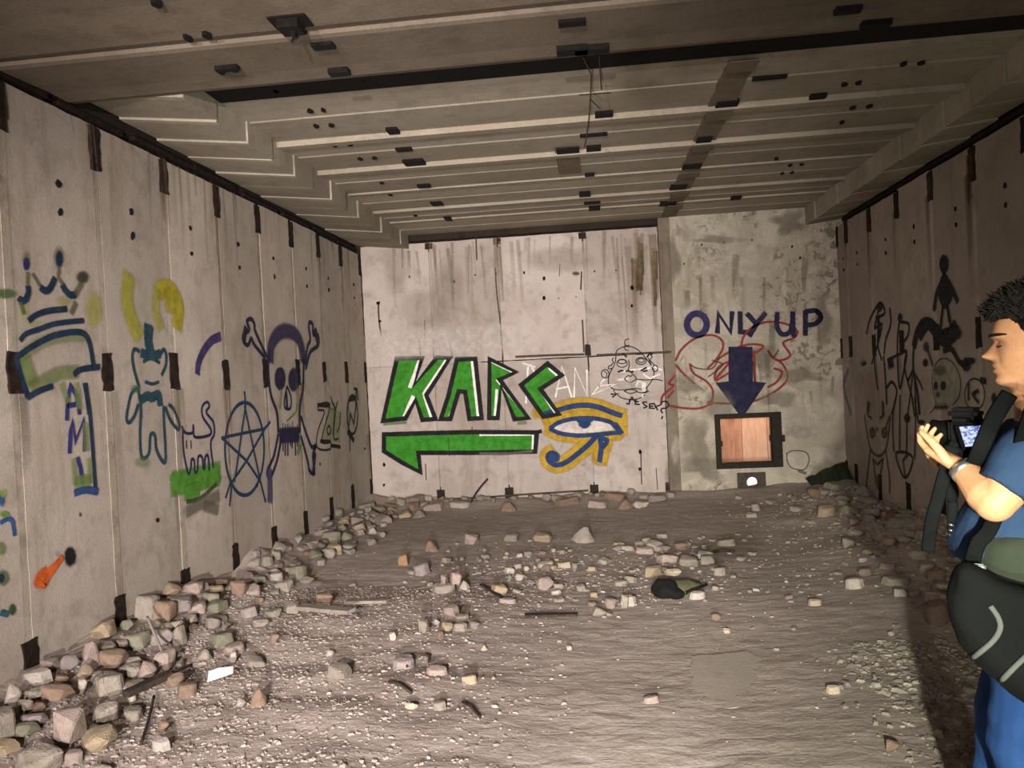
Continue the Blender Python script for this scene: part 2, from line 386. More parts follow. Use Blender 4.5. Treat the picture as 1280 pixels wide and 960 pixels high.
# plate with the round hole
b = bmesh.new(); cx_, cz_ = onY(940, 603.5, YF).x, onY(940, 603.5, YF).z; rr = .068
n = 24; ci = []; co = []
for d in (.01, .04):
    a_ = [b.verts.new((cx_ + rr * math.cos(6.2832 * k / n), YF + d, cz_ + rr * math.sin(6.2832 * k / n))) for k in range(n)]
    o_ = []
    for k in range(n):
        an = 6.2832 * k / n; ca, sa = math.cos(an), math.sin(an)
        ex = (rx1 - cx_ if ca > 0 else cx_ - rx0); ez = (rz1 - cz_ if sa > 0 else cz_ - rz0)
        s_ = min(ex / max(abs(ca), 1e-4), ez / max(abs(sa), 1e-4)); o_.append(b.verts.new((cx_ + s_ * ca, YF + d, cz_ + s_ * sa)))
    for k in range(n): k2 = (k + 1) % n; b.faces.new((a_[k], a_[k2], o_[k2], o_[k]))
    ci.append(a_); co.append(o_)
for k in range(n): k2 = (k + 1) % n; b.faces.new((ci[0][k], ci[0][k2], ci[1][k2], ci[1][k]))
bmesh.ops.recalc_face_normals(b, faces=b.faces[:])
tag(mesh_obj('pipe_plate', b, plain('dark_plate', '#4a443b', .85, .1, .2, 20, .3), wall_f), 'dark grey plate with a round hole near the floor')
# boarding seen through the hatch, in the lit space behind
def wood(name, a, b_):
    k = NT(name); g = k.noise(9, 6, .7, (6, 6, .5), .6); kn = k.noise(3, 3, .6, (2, 2, .8))
    c = k.mix(k.ramp(g, .35, .7), rgb(a), rgb(b_)); c = k.mix(k.math('MULTIPLY', k.ramp(kn, .55, .7), .5), c, rgb('#8a5a42')); k.col(c); k.bump(g, .2, .005); return k.m
board_wall = empty('wall_behind', (0, 0, 0), 0, 'wall of upright pinkish boards seen through the square hatch', kind='structure')
x = 1.05
bx = onY(930, 550, YF + .75).x
xs_b = [bx - .6, bx - .36, bx - .02, bx + .30, bx + .62]
for i in range(4):
    box('board', xs_b[i] + .003, xs_b[i + 1] - .003, YF + .75 + random.uniform(0, .012), YF + .78, -.1, 2.2, wood('board_wood_%d' % i, ['#b5886f', '#a97a60', '#c2977d', '#b98c74'][i], ['#c79c82', '#c09078', '#d4ac92', '#caa085'][i]), board_wall)
box('side_board', bx - .66, bx - .6, YF + .28, YF + .8, -.1, 2.2, M['backing'], board_wall); box('side_board', bx + .62, bx + .68, YF + .28, YF + .8, -.1, 2.2, M['backing'], board_wall)
box('top_board', bx - .66, bx + .68, YF + .28, YF + .8, 2.2, 2.25, M['backing'], board_wall); box('bottom_board', bx - .66, bx + .68, YF + .28, YF + .8, -.15, -.1, M['dirt'], board_wall)
def point(name, loc, e, col, r=.04):
    L = bpy.data.lights.new(name, 'POINT'); L.energy = e; L.color = col; L.shadow_soft_size = r; o = bpy.data.objects.new(name, L); COL.objects.link(o); o.location = loc; return o
point('shaft_light', (bx + .1, YF + .42, 1.75), 44, (1, .80, .66), .08)
glow_p = V((onY(941, 603, YF + .45).x, YF + .45, onY(941, 603, YF + .45).z)); lamp = empty('added_glow', glow_p, 0, 'added lamp seen through the round hole near the floor', 'lamp')  # added glowing ball in place of the lit background behind the hole
b = bmesh.new(); ball_bm(b, (0, 0, 0), .07, 3); mesh_obj('glow_ball', b, plain('glow_white', '#fff0e0', .5, 0, .02, 8, 0, emit=1.6), lamp, True)
b = bmesh.new(); tube_bm(b, [V((0, .06, 0)), V((0, .12, 0))], [.03, .035], 12); tube_bm(b, [V((0, .1, -.02)), V((0, .1, -glow_p.z - .1))], .012, 8); mesh_obj('glow_stand', b, M['frame'], lamp)
# ---------------- ceiling
ceil = box('ceiling', XL - .3, XR + .3, -1.0, 9.9, 3.62, 3.75, M['backing']); tag(ceil, 'ribbed grey concrete ceiling with stepped ledges along both sides', kind='structure')
YJ = [4.66, 5.57, 6.41, 7.28, 8.10, 8.72, 9.64]
def slab(name, x0, x1, prof, mat):
    b = bmesh.new(); prism_bm(b, prof, lambda a, c, d: V((d, a, c)), x0, x1); return mesh_obj(name, b, mat, ceil)
for i in range(len(YJ) - 1):
    y0, y1 = YJ[i] + .006, YJ[i + 1] - .006; lip = (-.01, .036, .034, .010, .024, .012)[i]
    ym = .5 * (y0 + y1) + random.uniform(-.05, .05)
    slab('ceiling_slab', -2.36, 2.66, [(y0, 3.56), (y0, Z_CEIL - lip), (y0 + .09, Z_CEIL - lip + .004), (y0 + .14, Z_CEIL), (ym - .02, Z_CEIL - .006), (ym, Z_CEIL + .006), (ym + .02, Z_CEIL - .008), (y1, Z_CEIL + .004), (y1, 3.56)], M['ceiling'])
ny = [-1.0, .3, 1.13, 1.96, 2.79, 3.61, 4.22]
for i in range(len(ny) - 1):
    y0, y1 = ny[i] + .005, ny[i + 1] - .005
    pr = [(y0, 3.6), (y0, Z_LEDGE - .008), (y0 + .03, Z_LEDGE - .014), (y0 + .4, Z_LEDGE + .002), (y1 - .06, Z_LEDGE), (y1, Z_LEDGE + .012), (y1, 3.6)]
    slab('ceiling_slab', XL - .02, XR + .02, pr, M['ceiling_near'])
tag(box('slot_shade_strip', -2.28, 2.56, 4.40, 4.665, 3.402, 3.43, M['dark_hole'], ceil), 'black rusty strip added to shade the slot behind the edge of the near ceiling slabs')  # added strip; its dark colour stands in for the shade inside the slot
for sx in (-1, 1):
    y = 4.225; k_ = 0
    while y < 9.55:
        L = .42 if k_ % 2 else .41; y1 = min(y + L, 9.6)
        inn = (2.29 if sx < 0 else 2.58) + (.016 if k_ % 2 else 0) + random.uniform(-.008, .008); lowz = (3.25 if sx < 0 else 3.21) + random.uniform(-.006, .004) + max(0, .036 - .009 * k_)
        pr = [(y + .004, 3.6), (y + .004, lowz), (y + .05, lowz - .003), (y1 - .06, lowz + .002), (y1 - .004, lowz + .002), (y1 - .004, 3.6)]
        x0, x1 = sorted((sx * inn, sx * (XR + .02)))
        o = slab('ledge_block', x0, x1, pr, M['ledge']); y = y1; k_ += 1
        for v in o.data.vertices:
            if v.co.z < 3.5: v.co.z += (.075 if sx < 0 else .04) * max(0, (abs(v.co.x) - inn) / (2.95 - inn))
# rusty pockets, iron loops and dark joints in the ceiling
b = bmesh.new()
for px, py, wpx, hpx, zz in ((518, 203, 26, 7, 0), (491, 163, 14, 6, 0), (908, 131, 26, 10, 0), (1021, 122, 18, 7, 0), (755, 143, 22, 6, 0), (710, 188, 28, 8, 0), (742, 185, 18, 5, 0), (880, 174, 18, 7, 0), (865, 207, 22, 5, 0), (848, 233, 20, 5, 0), (835, 254, 20, 4, 0), (731, 242, 14, 5, 0), (743, 260, 14, 4, 0), (546, 254, 14, 4, 0), (920, 247, 12, 3, 0), (530, 232, 16, 3, 0), (740, 253, 20, 2, 0), (737, 218, 12, 2, 0), (505, 186, 20, 4, 0), (742, 168, 34, 2, 0), (715, 63, 38, 8, 1), (740, 62, 42, 7, 1), (404, 56, 28, 8, 1), (424, 90, 26, 6, 1), (284, 85, 30, 5, 1), (1060, 12, 30, 6, 1), (715, 27, 34, 7, 1), (1095, 30, 34, 5, 1), (962, 96, 40, 3, 0), (560, 273, 8, 8, 0)):
    z = Z_LEDGE - .014 if zz else Z_CEIL - .008
    p = onZ(px, py, z); d = p.y; hw = wpx * d / F / 2; hd = max(.02, min(.09, hpx * d * d / (F * 1.8) / 2))
    box_bm(b, p.x - hw, p.x + hw, p.y - hd, p.y + hd, z - .014, z + .05)
tag(mesh_obj('embedded_iron', b, M['dark_hole'], ceil), 'dark rusted lifting irons set in the concrete', kind='stuff')
it = []
for px, py, zz in ((235, 47, 1), (258, 43, 1), (345, 112, 0), (388, 138, 0), (404, 137, 0), (395, 157, 0), (414, 156, 0), (418, 181, 0), (438, 180, 0), (450, 198, 0), (468, 197, 0), (335, 113, 1), (356, 112, 1), (477, 228, 0), (488, 243, 0), (1130, 79, 0), (1152, 78, 0), (1055, 105, 0), (1074, 103, 0), (1066, 134, 0), (1087, 132, 0), (1053, 152, 0), (988, 206, 0), (1002, 205, 0), (970, 198, 0), (978, 216, 0), (990, 215, 0), (978, 229, 0), (519, 269, 0), (533, 262, 0), (1175, 41, 1), (1197, 37, 1), (196, 3, 1), (275, 88, 1), (292, 86, 1)):
    z = Z_LEDGE if zz else Z_CEIL; p = onZ(px, py, z - .006); it.append((p.x, p.y, .02))
b = bmesh.new()
for x, y, r in it:
    z = Z_LEDGE if y < 4.22 else Z_CEIL
    pts = [(x + math.cos(k) * r * random.uniform(.7, 1.3), y + math.sin(k) * 1.6 * r * random.uniform(.7, 1.3)) for k in range(0, 6)]
    prism_bm(b, pts, lambda a, c, d, z=z: V((a, c, z + d)), -.018, .02)
tag(mesh_obj('anchor_bolt', b, M['dark_hole'], ceil), 'dark sawn-off anchor bolts dotting the concrete', kind='stuff')
# footprint of a removed partition: brown strip along the ceiling, plus one square patch
b = bmesh.new()
def zc_at(y):
    for i in range(len(YJ) - 1):
        if YJ[i] <= y < YJ[i + 1]: return Z_CEIL - (.0475 if y - YJ[i] < .16 else .0105)
    return Z_CEIL - .0105
for y0 in [YJ[0] + .02 + .035 * k for k in range(138)]:
    y1 = y0 + .035
    if y1 > 9.58: break
    z = min(zc_at(y0), zc_at(y1)); x0 = .87 + .012 * nz(y0, 0, 6); x1 = 1.05 + .012 * nz(y0, 5, 6)
    box_bm(b, x0, x1, y0, y1 + .0005, z, z + .004)
tag(mesh_obj('partition_footprint', b, M['stain_brown'], ceil), 'brown strip left on the ceiling by a removed partition')
p = onZ(710, 197, Z_CEIL); b = bmesh.new()
for y0, y1 in ((p.y - .38, p.y - .01), (p.y - .01, p.y + .14), (p.y + .14, p.y + .50)):
    z = min(zc_at(y0 + .01), zc_at(y1 - .01)); box_bm(b, p.x - .10, p.x + .10, y0, y1, z, z + .004)
tag(mesh_obj('brown_patch', b, M['stain_brown'], ceil), 'square brown patch on the ceiling')
# ================================================================ GRAFFITI (flat print on the walls)
PM = {}
def paint_mat(hexc, dens=1.0, soft=.5):
    key = (hexc, dens, soft)
    if key in PM: return PM[key]
    k = NT('spray_paint_' + hexc.strip('#')); a = k.node('ShaderNodeAttribute', attribute_name='cover')
    n1 = k.noise(90, 3, .75); n2 = k.noise(14, 4, .6)
    f = k.math('ADD', a.outputs['Fac'], k.math('MULTIPLY', k.math('SUBTRACT', n1, .5), .9))
    f = k.ramp(f, .5 - soft * .5, .5 + soft * .5)
    f = k.math('MULTIPLY', f, k.ramp(n2, .2, .55, dens * .86, dens))
    k.col(k.mix(k.ramp(n2, .35, .7), rgb(hexc), tuple(min(1, x * 1.35 + .008) for x in rgb(hexc)[:3]) + (1,)))
    k.p.inputs['Roughness'].default_value = .75
    tr = k.node('ShaderNodeBsdfTransparent'); mx = k.node('ShaderNodeMixShader')
    k.l.new(f, mx.inputs[0]); k.l.new(tr.outputs[0], mx.inputs[1]); k.l.new(k.p.outputs[0], mx.inputs[2]); k.l.new(mx.outputs[0], k.out.inputs[0])
    PM[key] = k.m; return k.m
class Graf:
    def __init__(s, wall): s.w = wall; s.v = []; s.f = []; s.c = []; s.mi = []; s.mats = []; s.n = 0; s.cr = (0, 0, 1); s.raw = False
    def crop(s, x, y, sc): s.cr = (x, y, sc); return s
    def to(s, p):
        if s.raw: return (p[0], p[1], 1.0)
        px, py = s.cr[0] + p[0] / s.cr[2], s.cr[1] + p[1] / s.cr[2]
        q = onY(px, py, YF) if s.w == 'F' else onX(px, py, XL if s.w == 'L' else XR)
        return ((q.x if s.w == 'F' else q.y), q.z, (q - EYE).dot(AX_F) / F)
    def p3(s, a, c, d):
        return (a, YF - d, c) if s.w == 'F' else ((XL + d, a, c) if s.w == 'L' else (XR - d, a, c))
    def mat(s, c, dens, soft):
        m = paint_mat(c, dens, soft)
        if m not in s.mats: s.mats.append(m)
        return s.mats.index(m)
    def off(s): s.n += 1; return .004 + .00012 * s.n
    def s_(s, pts, w, col, closed=False, curve=True, soft=.5, dens=1.0, edge=1.4, fade=None):
        P = [s.to(p) for p in pts]
        Q = catmull([V(p) for p in P], 5, closed) if curve and len(P) > 2 else [V(p) for p in P]
        d = s.off(); mi = s.mat(col, dens, soft); n = len(Q); base = len(s.v)
        if not closed:   # rounded ends
            w0 = w[0] if isinstance(w, list) else w; w1 = w[min(n - 1, len(w) - 1)] if isinstance(w, list) else w
            e0 = (Q[0].xy - Q[1].xy).normalized() * w0 / s.cr[2] * Q[0].z * .5; e1 = (Q[-1].xy - Q[-2].xy).normalized() * w1 / s.cr[2] * Q[-1].z * .5
            Q = [V((Q[0].x + e0.x, Q[0].y + e0.y, Q[0].z))] + Q + [V((Q[-1].x + e1.x, Q[-1].y + e1.y, Q[-1].z))]; n += 2
        for i, q in enumerate(Q):
            a = Q[(i - 1) % n] if closed or i else q; b_ = Q[(i + 1) % n] if closed or i < n - 1 else q
            t1 = (q.xy - a.xy); t2 = (b_.xy - q.xy)
            t1 = t1.normalized() if t1.length > 1e-6 else t2.normalized(); t2 = t2.normalized() if t2.length > 1e-6 else t1
            t = (t1 + t2); t = t.normalized() if t.length > 1e-3 else t1
            nr = V((-t.y, t.x)); mit = 1 / max(.62, abs(nr.dot(V((-t1.y, t1.x)))))
            W = (w[min(i, len(w) - 1)] if isinstance(w, list) else w) * (1.0 if s.w == 'F' or s.raw else 1.5)
            h = W / s.cr[2] * q.z * .5 * edge * mit
            end = (not closed) and (i == 0 or i == n - 1)
            cv = 0 if end else (1.0 if fade is None else fade[0] + (fade[1] - fade[0]) * i / (n - 1))
            for off, cc in ((-h, 0), (-h * .5, cv), (h * .5, cv), (h, 0)):
                s.v.append(s.p3(q.x + nr.x * off, q.y + nr.y * off, d)); s.c.append(cc)
        for i in range(n if closed else n - 1):
            j = (i + 1) % n
            for k in range(3):
                s.f.append((base + i * 4 + k, base + i * 4 + k + 1, base + j * 4 + k + 1, base + j * 4 + k)); s.mi.append(mi)
        return s
    def fill(s, pts, col, curve=False, soft=.35, dens=1.0):
        P = [s.to(p) for p in pts]
        if curve: P = catmull([V(p) for p in P], 4, True)
        d = s.off(); mi = s.mat(col, dens, soft); base = len(s.v)
        for p in P: s.v.append(s.p3(p[0], p[1], d)); s.c.append(.95)
        for t in tessellate_polygon([[V((p[0], p[1], 0)) for p in P]]): s.f.append(tuple(base + i for i in t)); s.mi.append(mi)
        return s
    def blob(s, c, rx, ry, col, soft=1.0, dens=1.0, rot=0, irr=0):
        d = s.off(); mi = s.mat(col, dens, soft); base = len(s.v); n = 20
        if soft < .65: rx, ry = rx * 1.22, ry * 1.22
        s.v.append(s.p3(*s.to(c)[:2], d)); s.c.append(1.0)
        rv = random.Random(len(s.v)); ir = [rv.uniform(1 - irr, 1 + irr) for _ in range(n)]; ir = [(ir[k - 1] + ir[k] * 2 + ir[(k + 1) % n]) / 4 for k in range(n)]
        for f_, cc in ((.5, .9), (1.0, .0)):
            for k in range(n):
                a = 6.2832 * k / n; x, y = rx * f_ * ir[k] * math.cos(a), ry * f_ * ir[k] * math.sin(a)
                s.v.append(s.p3(*s.to((c[0] + x * math.cos(rot) - y * math.sin(rot), c[1] + x * math.sin(rot) + y * math.cos(rot)))[:2], d)); s.c.append(cc)
        for k in range(n):
            k2 = (k + 1) % n; s.f.append((base, base + 1 + k, base + 1 + k2)); s.mi.append(mi); s.f.append((base + 1 + k, base + 1 + n + k, base + 1 + n + k2, base + 1 + k2)); s.mi.append(mi)
        return s
    def circ(s, c, rx, ry, w, col, **kw):
        return s.s_([(c[0] + rx * math.cos(6.2832 * k / 14), c[1] + ry * math.sin(6.2832 * k / 14)) for k in range(14)], w, col, closed=True, **kw)
    def done(s, name, label):
        me = bpy.data.meshes.new(name); me.from_pydata(s.v, [], s.f)
        at = me.attributes.new('cover', 'FLOAT', 'POINT'); at.data.foreach_set('value', s.c)
        me.polygons.foreach_set('material_index', s.mi); me.update()
        o = mesh_obj(name, me, s.mats, {'F': wall_f, 'L': wall_l, 'R': wall_r}[s.w]); return tag(o, label)
BLK, NVY, GRN, WHT, RED = '#060607', '#14112f', '#2a7412', '#dcd8d2', '#7c241e'
# ---- far wall: green lettering
g = Graf('F').crop(440, 400, 4)
K_ = [(225, 192), (352, 190), (312, 325), (425, 188), (490, 190), (372, 375), (418, 495), (352, 500), (318, 400), (268, 492), (155, 505)]
A_ = [(525, 197), (616, 194), (648, 490), (587, 494), (566, 360), (534, 356), (492, 495), (444, 495), (482, 380)]
R_ = [(688, 195), (820, 260), (738, 297), (882, 490), (812, 496), (745, 330), (728, 490), (686, 490)]
C_ = [(978, 218), (1048, 276), (942, 345), (1034, 470), (958, 484), (845, 325)]
W_ = [(160, 572), (350, 566), (600, 560), (925, 562), (916, 658), (600, 664), (332, 664), (344, 762), (255, 715), (160, 656)]
for P in (K_, A_, R_, C_, W_): g.fill(P, GRN)
for P, w_ in (([(338, 205), (290, 335)], 18), ([(306, 385), (264, 482)], 20), ([(470, 205), (360, 368), (396, 482)], 16), ([(602, 205), (632, 480)], 16), ([(530, 372), (490, 480)], 13), ([(700, 206), (806, 258)], 16), ([(726, 300), (850, 450)], 12), ([(724, 350), (715, 482)], 12), ([(990, 240), (1032, 278)], 18), ([(940, 345), (1016, 462)], 14), ([(640, 575), (905, 573), (903, 650)], 9)): g.s_(P, w_, WHT, curve=False, soft=.7)
for P in (K_, A_, R_, C_, W_): g.s_(P, 21, BLK, closed=True, curve=False)
g.s_([(925, 562), (945, 556)], 18, BLK, curve=False); g.s_([(640, 668), (780, 668), (900, 655)], 14, '#5d5a55', soft=.8, dens=.6); g.s_([(832, 515), (870, 512)], 18, '#5a6a3c', soft=.9, dens=.5); g.s_([(160, 520), (270, 512)], 14, '#2a5a2a', soft=.9, dens=.5)
g.done('graffiti_lettering', 'green spray-painted letters KARC over an arrow, outlined in black')
# ---- far wall: white tag
g = Graf('F').crop(640, 400, 4)
for P in ([(52, 215), (115, 235)], [(80, 235), (70, 415)], [(95, 225), (130, 300)], [(218, 385), (250, 232), (298, 385)], [(222, 345), (285, 332)], [(310, 385), (315, 240), (376, 378), (374, 250)], [(470, 285), (402, 372), (520, 322), (436, 328)], [(550, 258), (600, 250), (690, 240)], [(530, 300), (580, 292)], [(655, 245), (660, 275), (690, 292), (740, 270)], [(620, 330), (632, 305), (665, 318), (660, 370)], [(700, 230), (750, 250)]): g.s_(P, 9, WHT, curve=False, soft=.8, dens=.85)
g.blob((560, 325), 70, 26, '#a8a19a', .9, .5); g.s_([(655, 318), (655, 350)], 14, WHT, dens=.8); g.s_([(652, 370), (652, 385)], 10, WHT, dens=.6)
g.done('graffiti_tag', 'thin white painted tag letters PANS')
# ---- eye
g = Graf('F').crop(640, 400, 4); Y_, B_ = '#a4831e', '#16305a'
brow = [(165, 470), (240, 448), (300, 432), (370, 426), (440, 438), (500, 462), (545, 478)]
up = [(192, 540), (240, 510), (320, 492), (420, 493), (495, 512), (520, 540)]; lo = [(192, 545), (240, 566), (330, 578), (430, 572), (540, 562)]
tail = [(425, 575), (385, 620), (320, 675), (265, 714), (220, 725), (188, 706), (180, 680), (200, 664), (226, 678), (222, 698)]; leg = [(440, 580), (446, 640), (438, 705)]
for P in (brow, up, lo, leg): g.s_(P, 74, Y_, soft=.6, dens=.95)
g.s_(tail[:8], 78, Y_, soft=.6, dens=.95); g.s_([(545, 480), (545, 560)], 60, Y_, soft=.6); g.s_([(120, 460), (165, 500), (185, 560)], 30, Y_, soft=.8, dens=.8); g.s_([(470, 610), (440, 690)], 70, Y_, soft=.6, dens=.9); g.blob((120, 465), 30, 40, Y_, .9, .6)
g.fill([(205, 540), (260, 512), (330, 500), (420, 502), (490, 522), (510, 548), (430, 560), (330, 566), (250, 558)], '#b9b0aa')
for P, w_ in ((brow, 25), (up, 20), (lo, 20), (tail, 24), (leg, 24)): g.s_(P, w_, B_)
g.s_([(515, 520), (545, 565)], 26, B_); g.s_([(440, 590), (475, 603), (455, 635)], 22, B_); g.blob((362, 512), 36, 34, B_, .4); g.blob((200, 686), 26, 26, B_, .5); g.s_([(330, 495), (400, 495)], 26, B_)
g.done('graffiti_eye', 'blue eye symbol with a curled tail on a yellow painted halo')
# ---- doodle face and question
g = Graf('F').crop(740, 410, 8); w_ = 9
g.s_([(240, 250), (260, 215), (330, 185), (400, 190), (460, 220), (510, 270), (560, 330), (605, 395), (620, 450), (600, 520), (550, 590), (500, 610), (420, 605), (300, 618), (215, 610), (170, 565), (165, 500), (190, 430), (230, 350), (240, 250)], w_, BLK)
for P in ([(370, 110), (335, 120), (328, 160), (350, 185), (375, 178)], [(320, 195), (340, 220), (365, 225)], [(215, 300), (200, 320), (215, 345), (195, 365)], [(200, 370), (165, 385), (170, 410), (205, 400)], [(580, 260), (600, 290), (580, 320), (605, 350), (620, 370)], [(560, 300), (585, 350), (600, 390)], [(365, 320), (372, 370), (360, 420)], [(325, 510), (360, 475), (385, 485), (410, 465), (440, 510), (375, 545), (325, 510)], [(440, 512), (540, 520), (640, 515), (705, 528)], [(320, 630), (385, 615), (450, 630), (385, 655), (320, 630)], [(450, 640), (520, 650), (570, 630)], [(215, 615), (230, 650), (270, 660)], [(255, 670), (300, 700), (380, 715), (470, 705), (530, 665)], [(545, 600), (550, 630), (510, 645)]): g.s_(P, w_, BLK)
for c, rx, ry in (((300, 355), 52, 38), ((300, 335), 42, 22), ((490, 330), 50, 36), ((490, 325), 32, 20), ((132, 458), 38, 42), ((630, 405), 26, 32)): g.circ(c, rx, ry, w_, BLK)
g.s_([(130, 500), (150, 460), (120, 430)], 7, BLK)
for P in ([(262, 440), (290, 425), (312, 430)], [(340, 432), (370, 428), (400, 445), (410, 430)], [(490, 425), (545, 395)], [(510, 435), (550, 425)], [(440, 262), (500, 258)], [(550, 290), (580, 250), (600, 265)], [(190, 660), (240, 665), (205, 690)], [(330, 180), (370, 180)], [(310, 255), (345, 290)]): g.s_(P, 16, BLK, curve=False, soft=.6)
for P in ([(345, 755), (370, 760), (380, 720)], [(370, 735), (400, 690), (435, 745)], [(385, 715), (420, 718)], [(440, 715), (432, 760), (475, 765)], [(436, 738), (465, 735)], [(548, 742), (508, 742), (520, 765), (548, 785), (515, 800)], [(620, 755), (575, 760), (575, 800), (625, 805)], [(575, 782), (610, 780)], [(620, 755), (655, 820)], [(690, 765), (630, 790)], [(690, 765), (700, 740), (740, 735), (765, 770), (740, 800), (700, 805), (690, 830), (705, 850)], [(705, 885), (695, 908)]): g.s_(P, 14, BLK, curve=len(P) > 4, soft=.5)
g.done('graffiti_face', 'thin black doodled face with round earrings and the words AE SEX?')
# ---- red lines, then ONLY UP and the arrow
g = Graf('F').crop(820, 360, 3.43); w_ = 9
for P in ([(85, 310), (110, 262), (170, 215), (240, 202), (282, 225), (285, 262), (255, 310), (220, 345)], [(85, 330), (120, 370), (165, 410)], [(145, 325), (160, 365), (215, 400), (243, 440), (235, 490), (190, 515), (120, 515), (60, 505)], [(228, 492), (310, 495), (400, 490), (480, 460), (540, 420), (565, 380), (545, 330), (515, 305)], [(365, 250), (375, 210), (410, 170), (480, 145), (560, 155), (605, 185), (590, 215), (545, 235), (575, 290), (520, 310), (480, 270)], [(265, 305), (330, 265), (400, 242), (460, 250), (410, 285), (300, 320), (260, 350), (255, 395), (310, 365)], [(360, 250), (330, 300), (255, 390)], [(420, 270), (425, 400)], [(80, 375), (55, 410), (75, 420), (30, 460), (22, 495)], [(75, 440), (50, 470)], [(505, 345), (540, 360), (520, 400), (480, 425)]): g.s_(P, w_, RED, soft=.7, dens=.85)
for P in ([(150, 330), (180, 345), (240, 345), (270, 300)], [(240, 310), (285, 330), (225, 380)], [(480, 270), (500, 300), (525, 265)], [(415, 315), (422, 400)]): g.s_(P, 6, '#3a2018', soft=.8, dens=.6)
g.blob((230, 494), 16, 14, RED, .8, .9)
g.done('graffiti_red_lines', 'looping thin red spray lines behind the navy arrow')
g = Graf('F').crop(820, 360, 3.43); w_ = 20
g.circ((175, 156), 42, 46, 26, '#211c48', dens=.95)
for P in ([(263, 190), (267, 110), (320, 190), (326, 105)], [(360, 105), (362, 188), (402, 192)], [(392, 112), (428, 152)], [(468, 110), (432, 152), (402, 204)], [(640, 200), (640, 102)]): g.s_(P, w_, NVY, curve=False)
g.s_([(520, 108), (518, 165), (540, 198), (572, 190), (584, 150), (586, 105)], w_, NVY); g.s_([(586, 150), (590, 205)], w_, NVY, curve=False); g.s_([(640, 102), (685, 98), (706, 125), (685, 152), (642, 160)], w_, NVY)
AR = [(316, 257), (408, 257), (410, 405), (464, 410), (368, 552), (263, 410), (316, 405)]
g.fill(AR, NVY); g.s_(AR, 10, NVY, closed=True, curve=False)
g.done('graffiti_only_up', 'navy painted words ONLY UP above a fat arrow pointing down')
g = Graf('F').crop(900, 480, 6); g.s_([(500, 520), (545, 500), (640, 510), (668, 570), (630, 640), (540, 630), (505, 580), (500, 520)], 8, '#3d3a33', soft=.8, dens=.7); g.s_([(590, 650), (640, 670)], 22, '#4a453c', soft=.9, dens=.6)
g.done('graffiti_ring', 'thin dark ring drawn low on the wall')
# ---- left wall
TEAL = '#0e2137'
g = Graf('L').crop(0, 300, 6.857)
g.blob((30, 460), 130, 55, '#3c5a2c', 1, .75); g.blob((200, 620), 60, 130, '#8c9450', 1, .35); g.blob((300, 720), 120, 40, '#8c9450', 1, .35); g.blob((540, 520), 90, 60, '#8c8230', 1, .4); g.blob((800, 600), 90, 200, '#8f8a30', 1, .55)
g.blob((215, 170), 45, 95, '#5c5c38', 1, .6); g.blob((495, 150), 60, 120, '#5c5c38', 1, .6); g.blob((700, 320), 70, 70, '#23241a', 1, .8)
g.blob((218, 205), 30, 62, '#1b1c46', .6, 1); g.blob((500, 165), 40, 95, '#122340', .7, 1)
for P, w_ in (([(232, 400), (235, 450), (215, 505), (180, 525), (155, 500)], 38), ([(340, 410), (375, 435), (410, 425), (440, 380), (460, 330)], 40), ([(525, 390), (550, 430), (590, 470), (640, 470)], 40), ([(240, 690), (300, 645), (400, 610), (560, 592)], 34), ([(165, 860), (215, 805), (330, 765), (440, 725), (560, 705), (705, 692)], 30)): g.s_(P, w_, TEAL, soft=.7)
for P, w_ in (([(228, 280), (225, 380)], 26), ([(270, 290), (330, 390)], 26), ([(500, 250), (490, 320), (530, 380)], 26), ([(690, 370), (640, 460)], 40), ([(165, 540), (195, 630)], 30), ([(640, 540), (600, 630)], 36)): g.s_(P, w_, '#4a4a2a', soft=1, dens=.7)
g.crop(0, 280, 4)
g.s_([(110, 670), (150, 790)], 60, '#5f7038', soft=1, dens=.6); g.s_([(110, 650), (230, 580), (340, 560), (420, 560)], 40, '#5f7038', soft=1, dens=.45); g.s_([(150, 820), (280, 750), (380, 740)], 44, '#5f6a38', soft=1, dens=.6)
for P in ([(75, 668), (160, 610), (260, 560), (370, 540), (420, 555), (445, 610), (462, 715)], [(75, 672), (100, 760), (132, 868)], [(132, 868), (190, 835), (255, 812)], [(365, 752), (400, 728), (490, 715)], [(420, 800), (440, 950)]): g.s_(P, 20, TEAL, soft=.55)
g.crop(0, 480, 4)
g.s_([(415, 0), (440, 130), (455, 300), (470, 520)], 17, TEAL, soft=.5); g.s_([(368, 545), (420, 530), (480, 540)], 24, '#1f3560', soft=.6)
for P in ([(327, 180), (330, 80), (345, 10), (375, 60), (382, 100), (335, 110)], [(380, 75), (390, 150)], [(340, 345), (345, 240), (355, 190), (370, 290), (410, 180), (415, 335)], [(380, 370), (395, 420), (405, 500)]): g.s_(P, 17, '#22225a', curve=False, soft=.5)
for P in ([(300, 0), (330, 90)], [(360, 380), (370, 500)], [(440, 380), (445, 490)], [(375, 0), (390, 120)], [(420, 200), (425, 330)]): g.s_(P, 26, '#66743c', soft=1, dens=.55)
g.s_([(370, 490), (440, 480)], 36, '#56702c', soft=1, dens=.6)
g.done('graffiti_crown', 'dark blue crown over a banner with the letters AMI running down')
g = Graf('L').crop(0, 600, 5.333)
g.s_([(300, 640), (272, 665), (262, 700)], 78, '#a84a18', soft=.6); g.s_([(300, 640), (350, 590), (410, 515)], [60, 60, 56, 52, 48, 44, 40, 36, 34, 32, 30, 28, 26], '#a84a18', soft=.6); g.blob((462, 512), 52, 88, '#0a0908', .7, 1); g.blob((530, 232), 12, 20, '#3a3648', .8, .8); g.blob((375, 495), 22, 26, '#7a7a8c', 1, .4)
g.done('graffiti_torch', 'orange sprayed stroke ending in a black blob low on the wall')
